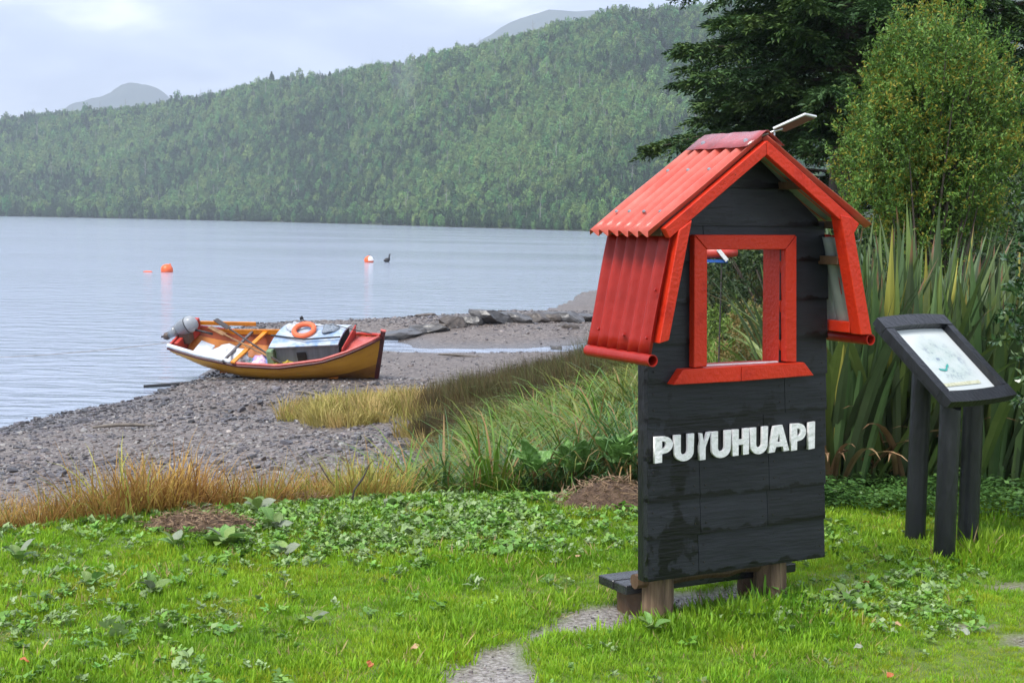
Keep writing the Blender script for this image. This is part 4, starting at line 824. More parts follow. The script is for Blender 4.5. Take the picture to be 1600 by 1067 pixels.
MB().tube([(-2.81, 0.03, 0.92), (-2.92, 0.03, 0.86), (-2.98, 0.03, 0.84)], [0.085, 0.095, 0.05], 12).build('gearcase', motor_br, om, smooth=True)
for k in range(3):
    a_ = 2.1*k; c_ = Vector((-2.98, 0.03, 0.84)); MB().quad(c_, c_+Vector((0.01, 0.05*math.cos(a_), 0.05*math.sin(a_))), c_+Vector((-0.02, 0.12*math.cos(a_+.3), 0.12*math.sin(a_+.3))), c_+Vector((-0.03, 0.1*math.cos(a_+.8), 0.1*math.sin(a_+.8)))).build('propeller_blade', steel, om)
MB().box(-2.52, -2.26, -0.1, 0.16, 0.74, 1.03).build('clamp_bracket', motor_br, om, bevel=0.02)
MB().tube([(-2.2, 0.0, 1.1), (-1.9, -0.05, 1.08), (-1.65, -0.08, 1.04)], [0.03, 0.024, 0.03], 8).build('tiller', tar_black, om, smooth=True)
# mooring rope out into the lake
pa = BM @ Vector((-2.6, -0.45, 0.95)); pb = Vector((-17.5, 37.2, WATER_Z+0.005)); mb = MB()
mb.tube([pa.lerp(pb, u) - Vector((0, 0, 0.35*4*u*(1-u)*0.5)) for u in np.linspace(0, 1, 14)], 0.009, 5); tag(mb.build('mooring_rope', mat('rope', (0.3, 0.28, 0.26), rough=0.8)), 'thin mooring rope running from the boat stern into the lake', 'rope')
# timber prop lying in the shallows under the stern
mb = MB(); mb.tube([(-8.3, 31.9, -2.12), (-7.3, 32.3, -2.08), (-6.2, 32.6, -2.02)], [0.03, 0.05, 0.05], 8); tag(mb.build('driftwood_pole', tar_black), 'dark pole half in the water below the boat stern', 'pole')

# ------------------------------------------------------------------ buoys and bird on the lake
buoy_m = mat('buoy_orange', (0.85, 0.15, 0.04), (0.75, 0.11, 0.03), scale=2, rough=0.4)
def buoy(x, y, r_, tilt, label, white=False):
    o = empty('buoy', (x, y, WATER_Z), 0.4, label, 'buoy', 'orange mooring buoys on the lake'); o.rotation_euler = (0.1, tilt, 0.3)
    rows = []
    for (h_, q) in ((-.9, .3), (-.6, .75), (-.1, 1), (.35, .95), (.7, .72), (.95, .38), (1.02, .16)): rows.append([(q*r_*math.cos(a_), q*r_*math.sin(a_), (h_+.35)*r_) for a_ in np.linspace(0, 6.2832, 21)])
    MB().grid(rows).build('float', buoy_m, o, smooth=True)
    MB().tube([(0, 0, 1.3*r_), (0, 0, 1.55*r_)], r_*.13, 8).build('eye', tar_black if white else buoy_m, o)
    if white:
        MB().grid([[(q*r_*1.02*math.cos(a_), q*r_*1.02*math.sin(a_), (h_+.35)*r_) for a_ in np.linspace(-1.9, 0.2, 9)] for (h_, q) in ((.1, 1), (.5, .88), (.75, .7), (1.0, .35))]).build('white_patch', white_paint, o, smooth=True)
    return o
buoy(-23.5, 96.2, 0.42, 0.5, 'plain orange buoy tipped over, nearest the left edge of the lake'); buoy(-12.7, 125, 0.42, 0.05, 'orange and white buoy floating beside the dark bird', True)
tag(lump(-24.6, 95.8, WATER_Z+0.02, 0.32, 0.12, 0.06, 3, amp=0.05).build('float', buoy_m, smooth=True), 'tiny orange line float left of the tipped orange buoy', 'float')
bird = empty('water_bird', (-11.25, 126.5, WATER_Z), 0.6, 'dark water bird sitting upright on the lake beside the buoy', 'bird')
blk = mat('dark_feathers', (0.015, 0.016, 0.018), (0.03, 0.03, 0.033), rough=0.6)
bm_ = MB(); prof = [(-.62, .18, .02), (-.5, .2, .1), (-.2, .2, .26), (.1, .24, .3), (.3, .32, .24), (.4, .48, .13), (.42, .66, .085), (.44, .82, .08), (.5, .93, .09), (.58, .95, .07), (.72, .93, .02)]
bm_.tube([(x*0.75, 0, z) for x, z, r_ in prof], [r_ for *_, r_ in prof], 12); bm_.build('body', blk, bird, smooth=True); bird.scale = (0.75, 0.75, 0.72)
MB().tube([(0.53, 0, 0.93), (0.66, 0, 0.91)], [0.03, 0.008], 6).build('beak', mat('beak', (0.25, 0.2, 0.1), rough=0.5), bird)

# ------------------------------------------------------------------ rocks and stones on the beach
rock_mats = [mat('rock_dark', (0.03, 0.028, 0.028), (0.1, 0.095, 0.092), scale=2.2, rough=0.32, bump=0.8, bscale=6), mat('rock_brown', (0.045, 0.036, 0.03), (0.11, 0.09, 0.075), scale=2.5, rough=0.45, bump=0.8, bscale=6)]
def rock_mesh(seed, sub=2):
    bm = bmesh.new(); bmesh.ops.create_icosphere(bm, subdivisions=sub, radius=1.0); r_ = np.random.default_rng(seed)
    pl_ = [(Vector(r_.normal(size=3)).normalized(), r_.uniform(0.5, 0.85)) for _ in range(9)] + [(Vector((0.1*r_.normal(), 0.1*r_.normal(), 1)).normalized(), r_.uniform(0.45, 0.6))]
    for v in bm.verts:
        for nn_, d_ in pl_:
            k = v.co.dot(nn_)-d_
            if k > 0: v.co -= nn_*k
        v.co += Vector(r_.normal(size=3))*0.02
    me = bpy.data.meshes.new('rock'); bm.to_mesh(me); bm.free(); return me
RK = [((-4.3, 46.2), .55, .22, 0, 'small dark rock nearest the bow of the boat'), ((-3.6, 46.1), .85, .3, 0, 'long flat wet slab, leftmost in the row of big rocks'), ((-2.75, 46.8), .75, .3, 0, 'flat-topped grey slab, second in the row of rocks'),
      ((-2.0, 47.4), .55, .42, 1, 'blocky brown boulder in the row of beach rocks'), ((-.7, 48.4), .95, .45, 0, 'largest pointed dark slab in the middle of the rock row'), ((.15, 48.8), .55, .35, 0, 'dark wedge rock right of the largest slab'),
      ((.8, 49.2), .6, .34, 1, 'brown block rock in the right half of the row'), ((1.75, 50), .85, .38, 0, 'long black-sided slab near the right end of the rock row'), ((2.65, 50.8), .5, .3, 0, 'last dark rock at the right end of the row'),
      ((-5.0, 46.6), .6, .2, 0, 'flat wet rock half hidden behind the bow of the boat'), ((1.25, 49.7), .5, .26, 1, 'low brown rock between the block rock and the black-sided slab'), ((3.3, 51.4), .55, .28, 0, 'dark slab rock close against the left wing of the sign'), ((-3.15, 46.5), .5, .24, 0, 'small dark rock wedged between the first two slabs'), ((-1.45, 47.9), .5, .3, 0, 'dark rock between the brown boulder and the largest slab'), ((2.2, 50.4), .45, .3, 1, 'brown rock behind the right end of the black-sided slab'), ((-2.4, 47.2), .45, .22, 1, 'low brown rock just left of the blocky boulder'), ((-3.3, 52.6), .5, .13, 1, 'low flat stone at the water edge behind the rock row'), ((-.3, 55), .75, .16, 0, 'low flat slab by the water behind the largest rock'), ((1.9, 48.1), .38, .2, 1, 'pale low stone in front of the long black slab'),
      ((1.35, 43.3), .22, .17, 0, 'lone round dark stone on the pebbles above the puddle'), ((.84, 36.6), .3, .22, 0, 'dark stone at the edge of the puddle near the rushes')]
for i, ((x, y), w_, h_, mi, lab) in enumerate(RK):
    me = rock_mesh(200+i, 3); z = float(terrain(x, y)); o = obj('rock', me, rock_mats[mi]); o.location = (x, y, z+h_*0.25); o.scale = (w_*1.02, w_*0.7, h_*1.1); o.rotation_euler = (0.06*math.sin(i*3), 0.1*math.sin(i*5), 0.5*math.sin(i*2.3)); tag(o, lab, 'rock', 'rocks on the beach')
pp = []
for k in range(8):
    me = rock_mesh(300+k, 2); me.materials.append(mat('pebble_%d' % k, *[((0.124, 0.112, 0.118), (0.074, 0.068, 0.074)), ((0.186, 0.167, 0.161), (0.136, 0.124, 0.118)), ((0.074, 0.065, 0.068), (0.043, 0.040, 0.043)), ((0.155, 0.130, 0.118), (0.099, 0.081, 0.074)), ((0.248, 0.236, 0.223), (0.186, 0.174, 0.161)), ((0.105, 0.093, 0.102), (0.062, 0.056, 0.062)), ((0.056, 0.053, 0.056), (0.031, 0.030, 0.031)), ((0.167, 0.136, 0.124), (0.124, 0.102, 0.093))][k], rough=0.38, rnd=0.3)); pp.append(me)
n = 130000; x = rng.uniform(-14, 6, n); y = 10 + 50*rng.random(n)**1.5
s1 = np.where(in_poly(x, y, TERRACE), -1, 1)*pdist(x, y, TERRACE, True); ld = in_poly(x, y, LAND); z = terrain(x, y); dw = pdist(x, y, SHORE)
dens = np.where(y < 31, 1.0, 0.75)*(0.55+0.45*(fnoise(x, y, 0.5, 12) > -0.1)); dens = np.where((z < WATER_Z+0.02) & ld, 0.08, dens)
dens = np.where((y > 33) & (y < 47) & (x > -4.6), dens*0.25, dens); dens = np.where(pdist(x, y, PUD) < 1.7, 0.03, dens)
ok = (ld | (dw < 0.35)) & (s1 > 1.6) & (rng.random(n) < dens) & (x > -0.42*y - 1.5) & (x < 0.12*y + 1.2)
x, y, z = x[ok], y[ok], z[ok]; n = len(x); sz = np.clip(rng.lognormal(-3.6, 0.5, n)*0.85, 0.012, 0.1)*np.interp(y, [12, 32, 36, 45, 50], [0.9, 1.1, 0.8, 0.9, 1.3])
scatter('pebbles', np.stack([x, y, z+sz*0.1], 1), rng.uniform(-0.3, 0.3, (n, 3))+np.stack([0*x, 0*x, rng.uniform(0, 6.28, n)], 1), np.stack([sz*rng.uniform(.9, 1.5, n), sz, sz*rng.uniform(.6, .95, n)], 1), np.where(z < WATER_Z+0.09+0.05*rng.random(n), rng.choice([2, 6, 5, 6], n), np.where(fnoise(x, y, 0.7, 14) > 0.25, rng.choice([1, 3, 4, 7], n), rng.integers(0, 8, n))), pp, 'wet grey and brown pebbles covering the beach', 'pebbles')

for i, (x, y, L_, a_, lab) in enumerate(((-6.6, 24.2, 1.1, 0.3, 'bleached driftwood stick lying on the left part of the shingle'), (-4.2, 29.5, 0.8, -0.5, 'short driftwood stick on the shingle in front of the boat'), (-1.4, 38.6, 1.2, 0.15, 'long driftwood branch on the wet sand right of the boat'))):
    z = float(terrain(x, y)); mb = MB(); mb.tube([(x+L_*(u-.5)*math.cos(a_), y+L_*(u-.5)*math.sin(a_)+0.05*math.sin(5*u), z+0.04+0.03*math.sin(3*u+i)) for u in np.linspace(0, 1, 7)], [0.02, 0.03, 0.035, 0.032, 0.03, 0.02, 0.01], 7)
    tag(mb.build('driftwood', mat('driftwood_%d' % i, (0.2, 0.17, 0.14), (0.1, 0.085, 0.07), scale=6, rough=0.7), smooth=True), lab, 'driftwood', 'driftwood on the beach')
n = 3500; x = rng.uniform(-0.4, 2.8, n); y = rng.uniform(4.8, 7.2, n); ok = path_mask(x, y) > 0.55; x, y = x[ok], y[ok]; n = len(x); sz = rng.lognormal(-5.5, 0.4, n)
scatter('path_gravel', np.stack([x, y, terrain(x, y)+sz*0.1], 1), rng.uniform(-.3, .3, (n, 3)), sz, rng.integers(0, 8, n), pp, 'fine wet gravel on the bare path patches', 'gravel')
# ------------------------------------------------------------------ plants: builders
def blades(n, seed, L, w, lean, droop, spread, segs=4, fold=0.0, taper=1.0):
    """a tuft: n arching blades from one base; L, lean, droop are (lo, hi)"""
    r_ = np.random.default_rng(seed); V = []; Fq = []
    for _ in range(n):
        a = r_.uniform(0, 6.283); l = r_.uniform(*L); le = r_.uniform(*lean); dr = r_.uniform(*droop); ww = w*r_.uniform(0.7, 1.25); tw = a + r_.normal()*0.5
        q = spread*math.sqrt(r_.random()); b0 = np.array([q*math.cos(a+r_.normal()*0.6), q*math.sin(a+r_.normal()*0.6), -0.01]); d = np.array([math.cos(a), math.sin(a), 0]); sd = np.array([-math.sin(tw), math.cos(tw), 0])
        p_ = b0.copy(); ang = le; k0 = len(V)
        for k in range(segs+1):
            s_ = k/segs; wd = ww*0.5*min(1, (1-s_)*2.2*taper + 0.03)
            V.append(p_-sd*wd); V.append(p_+sd*wd)
            ang = le + dr*s_*s_; p_ = p_ + (d*math.sin(ang) + np.array([0, 0, math.cos(ang)]))*l/segs
        for k in range(segs): Fq.append((k0+2*k, k0+2*k+1, k0+2*k+3, k0+2*k+2))
    return np.array(V), np.array(Fq)
def tuft(name, m, *a, **k):
    V_, F_ = blades(*a, **k); me = np_mesh(name, V_, F_); me.materials.append(m); return me
def leaves(P, D, L_, W_, seed, flat=0.5, bend=0.25):
    """diamond leaves at P along D (n,3), size arrays; 4 verts each"""
    r_ = np.random.default_rng(seed); n = len(P); D = D/np.maximum(np.linalg.norm(D, axis=1)[:, None], 1e-6)
    up = np.array([0, 0, 1.0])*flat + r_.normal(size=(n, 3))*(1-flat); sd = np.cross(D, up); sd /= np.maximum(np.linalg.norm(sd, axis=1)[:, None], 1e-6)
    nn_ = np.cross(sd, D); L_ = np.asarray(L_)[:, None]*np.ones((n, 1)); W_ = np.asarray(W_)[:, None]*np.ones((n, 1))
    mid = P + D*L_*0.45 + nn_*L_*0.06
    return np.stack([P, mid-sd*W_*0.5, P+D*L_-nn_*L_*bend*0.3, mid+sd*W_*0.5], 1).reshape(-1, 3), np.arange(n*4).reshape(n, 4)
def join(parts):
    V = np.concatenate([p_[0] for p_ in parts]); o = np.cumsum([0] + [len(p_[0]) for p_ in parts[:-1]]); return V, np.concatenate([p_[1]+k for p_, k in zip(parts, o)])
def randrot(n, tilt=0.15): return np.stack([rng.normal(size=n)*tilt, rng.normal(size=n)*tilt, rng.uniform(0, 6.283, n)], 1)

# ------------------------------------------------------------------ lawn grass
gmats = [mat('lawn_a', (0.22, 0.42, 0.022), (0.3, 0.48, 0.03), scale=1.2, rough=0.5, rnd=0.22, hue=0.012, trans=0.4, spec=0.25, coord='World'),
         mat('lawn_b', (0.14, 0.3, 0.02), (0.22, 0.38, 0.02), scale=1.2, rough=0.5, rnd=0.22, hue=0.012, trans=0.4, spec=0.25, coord='World'),
         mat('lawn_c', (0.36, 0.42, 0.03), (0.29, 0.41, 0.02), scale=1.2, rough=0.55, rnd=0.2, trans=0.4, spec=0.25, coord='World')]
gp = []
for k in range(9):
    hgt = (0.015, 0.038) if k % 3 else (0.022, 0.054)
    gp.append(tuft('grass_tuft', gmats[(0, 1, 0, 1, 0, 2, 0, 1, 2)[k]], 26, 400+k, hgt, 0.0045, (0.05, 0.7), (0.2, 1.1), 0.05, segs=3))
gp.append(tuft('grass_tuft', mat('lawn_dead', (0.4, 0.33, 0.12), (0.3, 0.22, 0.09), rough=0.7, rnd=0.2, trans=0.2), 14, 430, (0.03, 0.07), 0.004, (0.5, 1.3), (0.2, 1.0), 0.06, segs=3))
n = 95000; x = rng.uniform(-5.2, 6.2, n); y = rng.uniform(3.8, 9.9, n)
ins = in_poly(x, y, TERRACE); ok = (ins | (pdist(x, y, TERRACE, True) < 0.5)) & (path_mask(x, y) < 0.08 + 0.2*rng.random(n)) & (abs(x) < 0.48*y + 0.8)
for (c, rx, ry, h_) in HEAPS: ok &= (((x-c[0])/rx)**2 + ((y-c[1])/ry)**2 > 0.9*rng.random(n)+0.3)
x, y = x[ok], y[ok]; n = len(x); v = 0.7*fnoise(x, y, 1.5, 51) + 0.6*fnoise(x, y, 5.5, 53) + 0.25*rng.normal(size=n) + 0.35*sstep(1.0, 2.2, x)*sstep(6.9, 6.0, y)
idx = np.where(v > 0.35, rng.choice([5, 8, 2], n), np.where(v < -0.25, rng.choice([1, 3, 7], n), rng.choice([0, 2, 4, 6, 1], n)))
idx = np.where(rng.random(n) < 0.045, 9, idx)
near_post = np.zeros(n)
for (px_, py_) in ((2.3, 7.93), (2.335, 7.5), (2.555, 7.8), (0.78, 6.1), (1.35, 6.45)): near_post = np.maximum(near_post, np.exp(-(((x-px_)**2+(y-py_)**2)/0.045)))
near_post = np.maximum(near_post, 0.75*np.exp(-(pdist(x, y, [(0.7, 6.12), (1.5, 6.52)])/0.13)**2))
sc_ = rng.lognormal(-0.02, 0.24, n)*(0.9 + 0.5*fnoise(x, y, 3.1, 52)) * (1 + 1.0*near_post) * (1 - 0.35*sstep(1.2, 2.0, x)*sstep(7.0, 6.2, y))
scatter('lawn_grass', np.stack([x, y, terrain(x, y)], 1), randrot(n, 0.12), np.maximum(sc_, 0.45), idx, gp, 'short bright green lawn grass', 'grass')

# small broad-leaved weeds and clover in the lawn
def rosette(seed, nl, L_, W_, lift):
    r_ = np.random.default_rng(seed); a = r_.uniform(0, 6.283, nl); el = r_.uniform(*lift, nl); D = np.stack([np.cos(a)*np.cos(el), np.sin(a)*np.cos(el), np.sin(el)], 1)
    P = np.stack([r_.normal(size=nl)*0.02, r_.normal(size=nl)*0.02, r_.uniform(0.0, 0.04, nl)], 1); return leaves(P, D, r_.uniform(*L_, nl), r_.uniform(*W_, nl), seed, 0.85, 0.5)
wmats = [mat('weed_a', (0.15, 0.31, 0.04), (0.22, 0.38, 0.07), scale=20, rough=0.42, rnd=0.3, hue=0.02, trans=0.2), mat('weed_b', (0.2, 0.31, 0.1), (0.28, 0.38, 0.16), scale=20, rough=0.4, rnd=0.25, trans=0.2), mat('weed_c', (0.11, 0.25, 0.03), (0.16, 0.31, 0.04), scale=20, rough=0.4, rnd=0.3, trans=0.2)]
wp = []
for k in range(6):
    V_, F_ = rosette(500+k, 12, (0.025, 0.06), (0.022, 0.045), (0.1, 1.0)); me = np_mesh('weed', V_, F_); me.materials.append(wmats[k % 3]); wp.append(me)
n = 30000; x = rng.uniform(-5, 4.5, n); y = rng.uniform(4.2, 9.8, n); v = fnoise(x, y, 1.3, 61) + 0.9*sstep(6.9, 8.3, y - 0.15*x)*(x < 2.0) - 0.4 + 0.7*np.exp(-(pdist(x, y, [(0.85, 6.15), (1.6, 6.5)])**2)/0.02)
ok = (in_poly(x, y, TERRACE) | (pdist(x, y, TERRACE, True) < 0.55)) & ((v + 0.22*(x < 0.8) > -0.05 + 0.8*rng.random(n)) | (rng.random(n) < 0.015 + 0.12*(x < -0.9 + 0.3*fnoise(x, y, 1.1, 64)))) & (path_mask(x, y) < 0.2) & (abs(x) < 0.48*y+0.8)
for (c, rx, ry, h_) in HEAPS: ok &= (((x-c[0])/rx)**2 + ((y-c[1])/ry)**2 > 0.8)
x, y = x[ok], y[ok]; n = len(x); scatter('weeds', np.stack([x, y, terrain(x, y)+0.012], 1), randrot(n, 0.2), rng.lognormal(-0.72, 0.28, n), rng.integers(0, 6, n), wp, 'low clover and broad-leaved weeds among the lawn grass', 'weeds')

# docks with large single leaves
dock_m = [mat('dock_leaf', (0.14, 0.27, 0.05), (0.22, 0.34, 0.09), scale=14, rough=0.38, rnd=0.25, hue=0.02, trans=0.2, bump=0.3, bscale=60), mat('dock_leaf_dull', (0.16, 0.2, 0.13), (0.24, 0.27, 0.18), scale=14, rough=0.5, rnd=0.2, trans=0.15)]
def big_leaf(seed, wav=0.02):
    r_ = np.random.default_rng(seed); rows = []; nL, nW = 9, 6
    for i in range(nL+1):
        u = i/nL; wd = 0.36*math.sin(math.pi*min(1, u*0.93+0.07))**0.75*(1.1-0.45*u); row = []
        for j in range(nW+1):
            c_ = 2*j/nW-1; row.append((u, c_*wd, 0.16*math.sin(u*2.2)-0.12*u*u + 0.1*abs(c_)*wd*2 + wav*math.sin(9*u+4*c_+seed)))
        rows.append(row)
    mb = MB(); mb.grid(rows); return mb.mesh('leaf')
dleaf = []
for k in range(6):
    me = big_leaf(520+k); me.materials.append(dock_m[1 if k == 5 else 0]); me.polygons.foreach_set('use_smooth', [True]*len(me.polygons)); dleaf.append(me)
def leafy_plant(name, x, y, nl, L_, label, cat='plant', group=None, lift=(0.1, 0.8), meshes=None, z0=0.02):
    r_ = np.random.default_rng(int(abs(x*97+y*31)*10)); o = empty(name, (x, y, float(terrain(x, y))+z0), 0, label, cat, group)
    for k in range(nl):
        lf = bpy.data.objects.new('leaf', (meshes or dleaf)[r_.integers(0, len(meshes or dleaf))]); COL.objects.link(lf); lf.parent = o; s_ = r_.uniform(*L_)*(0.72 if meshes is None else 1)
        a = 6.283*k/nl + r_.normal()*0.4; q = s_*0.15; lf.location = (q*math.cos(a), q*math.sin(a), r_.uniform(0, 0.03)); lf.rotation_euler = Euler((r_.normal()*0.3, -r_.uniform(*lift), a), 'XYZ'); lf.scale = (s_, s_*r_.uniform(0.8, 1.2), s_)
    return o
DG = 'broad-leaved docks in the lawn'
for (x, y, nl, L_, lab) in ((-2.23, 8.3, 9, (.13, .22), 'tall dock clump at the lawn edge, leftmost against the dry grass'), (-1.85, 8.32, 6, (.1, .16), 'dock behind the left brown heap of cuttings'), (-1.5, 8.3, 7, (.11, .18), 'dock at the back right of the left brown heap'), (-1.3, 7.85, 7, (.1, .17), 'dock just right of the left brown heap'),
    (-1.5, 7.45, 9, (.13, .2), 'large dock in front of the left brown heap'), (-1.75, 7.36, 6, (.1, .15), 'small dock in front of the left brown heap, on its left'), (-1.18, 7.3, 6, (.1, .14), 'dock with pale leaves in mid lawn below the heaps'), (-1.64, 6.45, 7, (.09, .13), 'dark dock clump alone in the left lawn'), (-1.95, 6.55, 5, (.08, .12), 'small dock left of the dark dock clump'),
    (-0.82, 5.95, 5, (.06, .1), 'little dock in the open lawn near the lower edge'), (-2.45, 7.0, 8, (.1, .15), 'dock at the left edge of the picture'), (-0.7, 8.45, 6, (.08, .12), 'dock in the clover below the sedge'), (1.58, 6.52, 10, (.09, .15), 'wilting dock clump right of the sign post'), (0.62, 6.0, 7, (.07, .12), 'dock at the foot of the left sign post')):
    leafy_plant('dock_plant', x, y, nl, L_, lab, group=DG)
weed_leaf = []
for k in range(3):
    me = big_leaf(540+k, 0.05); me.materials.append(mat('weed_leaf_%d' % k, (0.11, 0.24, 0.045), (0.19, 0.34, 0.1), scale=10, rough=0.4, rnd=0.3, trans=0.2)); weed_leaf.append(me)
for (x, y, nl, lab) in ((0.72, 9.35, 16, 'tall leafy green weed against the left side of the sign'), (0.42, 9.5, 14, 'leafy green weed between the sedge and the sign'), (0.75, 9.9, 16, 'leafy green weed behind the tall one by the sign'), (0.15, 9.3, 10, 'low leafy weed below the sedges')):
    leafy_plant('leafy_weed', x, y, nl, (.14, .24), lab, group='leafy weeds beside the sign', lift=(0.3, 1.2), meshes=weed_leaf, z0=0.22)

# ------------------------------------------------------------------ bank and shore grasses
dry = [mat('dry_grass_a', (0.36, 0.2, 0.05), (0.5, 0.33, 0.1), scale=3, rough=0.7, rnd=0.3, hue=0.015, trans=0.3, spec=0.2, coord='World'), mat('dry_grass_b', (0.24, 0.115, 0.035), (0.36, 0.2, 0.06), scale=3, rough=0.7, rnd=0.3, trans=0.3, spec=0.2, coord='World'), mat('dry_grass_c', (0.3, 0.32, 0.06), (0.42, 0.4, 0.1), scale=3, rough=0.7, rnd=0.3, trans=0.3, spec=0.2, coord='World')]
dp = [tuft('dry_tuft', dry[(0, 1, 0, 2, 0, 2)[k]], 34, 600+k, (0.16, 0.46), 0.006, (0.03, 0.7), (0.2, 2.2), 0.15, segs=5) for k in range(6)]
n = 22000; x = rng.uniform(-8, -0.75, n); y = rng.uniform(4, 13, n); s1 = np.where(in_poly(x, y, TERRACE), -1, 1)*pdist(x, y, TERRACE, True)
ok = (s1 > 0.05) & (s1 < 2.3 + 0.9*fnoise(x, y, 1.6, 71) - 1.2*sstep(-2.2, -0.8, x)) & (rng.random(n) < 0.85) & (x > -0.48*y - 0.8); x, y, s1 = x[ok], y[ok], s1[ok]; n = len(x)
scatter('dry_grass', np.stack([x, y, terrain(x, y)], 1), randrot(n, 0.1), np.clip(rng.lognormal(-0.02, 0.18, n)*(0.95 + 0.4*fnoise(x, y, 2.2, 72)), 0.5, 1.35), np.where(fnoise(x, y, 2.0, 73)+0.3*rng.normal(size=n) > 0.1, rng.choice([0, 2, 3, 5, 4], n), rng.choice([0, 1, 1, 2, 4], n)), dp, 'tall rusty brown dry grass along the bank below the lawn', 'grass')
tp = [tuft('tan_tuft', mat('tan_grass_%d' % k, *[((0.36, 0.3, 0.08), (0.5, 0.42, 0.16)), ((0.28, 0.27, 0.06), (0.4, 0.36, 0.1)), ((0.4, 0.28, 0.1), (0.5, 0.38, 0.16))][k], scale=3, rough=0.7, rnd=0.25, trans=0.3, spec=0.2, coord='World'), 60, 620+k, (0.14, 0.4), 0.012, (0.1, 0.7), (0.2, 1.4), 0.16, segs=3) for k in range(3)]
n = 2600; x = rng.uniform(-5.5, 2.5, n); y = rng.uniform(10, 27.5, n)
q1 = ((x+2.5)/1.35)**2 + ((y-24.6)/2.0)**2; q2 = ((x+1.7)/1.5)**2 + ((y-14.5)/2.6)**2; q3 = ((x+2.4)/1.0)**2 + ((y-11.9)/1.4)**2; q4 = np.abs(x+1.0)/0.9 + np.abs(y-20.5)/2.5
ok = np.minimum(np.minimum(q1, q2*4), np.minimum(q3*2.0, q4*1.2)) < 1 + 0.5*fnoise(x, y, 1.2, 75); ok &= (rng.random(n) < np.where(q1 < 1.2, 1, 0.45)); x, y = x[ok], y[ok]; n = len(x)
scatter('shore_grass', np.stack([x, y, terrain(x, y)], 1), randrot(n, 0.1), rng.uniform(0.7, 1.4, n), rng.integers(0, 3, n), tp, 'pale yellow tufts of shore grass on the upper beach', 'grass')
rm = [mat('rush_a', (0.07, 0.048, 0.022), (0.13, 0.085, 0.035), scale=1.5, rough=0.6, rnd=0.3, spec=0.3, trans=0.15, coord='World'), mat('rush_b', (0.05, 0.055, 0.02), (0.1, 0.095, 0.03), scale=1.5, rough=0.6, rnd=0.3, spec=0.3, trans=0.15, coord='World'), mat('rush_c', (0.085, 0.1, 0.03), (0.15, 0.16, 0.05), scale=1.5, rough=0.6, rnd=0.3, spec=0.3, trans=0.15, coord='World')]
rp_ = [tuft('rush_tuft', rm[k % 3], 110, 640+k, (0.3, 0.95), 0.008, (0.0, 0.42), (0.0, 1.2), 0.24, segs=4) for k in range(6)]
n = 2600; x = rng.uniform(-2.2, 5.0, n); y = rng.uniform(17.5, 27, n); cxl = np.interp(y, [17, 20, 24, 27], [-0.5, -1.25, -1.3, -0.4])
ok = (x > cxl + 0.3*fnoise(x, y, 1, 77)) & (x < 0.13*y + 0.4); x, y = x[ok], y[ok]; n = len(x); idx = np.where(x + 0.5*rng.normal(size=n) > 1.1, rng.choice([1, 2, 4, 5], n), rng.choice([0, 0, 3, 3, 1, 1, 2], n))
scatter('rushes', np.stack([x, y, terrain(x, y)], 1), randrot(n, 0.06), rng.uniform(0.6, 1.08, n)*(0.9+0.28*fnoise(x, y, 1.4, 78))*np.interp(x, [-1.3, 0, 2], [0.75, 0.88, 1.1]), idx, rp_, 'dense dark brown rushes behind the sedges', 'rushes')
n = 2200; y = 24 + 60*rng.random(n)**1.3; bx = np.interp(y, [20, 30, 45, 64, 90], [3.2, 4.6, 6.5, 9.5, 14]); x = bx + rng.uniform(-1.6, 3.5, n)
scatter('bank_rushes', np.stack([x, y, terrain(x, y)], 1), randrot(n, 0.08), rng.uniform(0.8, 1.5, n), rng.choice([1, 2, 4, 5, 2], n), rp_, 'green rushes along the far curve of the bank', 'rushes')
sm = [mat('sedge_a', (0.09, 0.2, 0.02), (0.19, 0.32, 0.04), scale=2, rough=0.42, rnd=0.25, hue=0.015, trans=0.25), mat('sedge_b', (0.12, 0.16, 0.02), (0.24, 0.25, 0.035), scale=2, rough=0.45, rnd=0.25, trans=0.25), mat('sedge_c', (0.05, 0.13, 0.035), (0.12, 0.23, 0.08), scale=2, rough=0.4, rnd=0.25, trans=0.25), mat('sedge_d', (0.3, 0.16, 0.06), (0.36, 0.25, 0.1), scale=2, rough=0.5, rnd=0.2, trans=0.25)]
def sedge_mesh(seed, mi, n=150, L_=(0.5, 1.25), w=0.02):
    pr = [blades(int(n*f_), seed+j, L_, w, (0.05, 0.85), (1.2, 3.0), 0.11, segs=7, taper=0.8) for j, f_ in enumerate((0.7, 0.2, 0.1))]
    V_, F_ = join(pr); me = np_mesh('foliage', V_, F_)
    for q in (mi, (mi+1) % 4, 3): me.materials.append(sm[q])
    me.polygons.foreach_set('material_index', np.concatenate([np.full(len(p_[1]), j) for j, p_ in enumerate(pr)]).astype(np.int32)); return me
sed = [sedge_mesh(700+10*k, (0, 2, 1, 0)[k]) for k in range(4)]
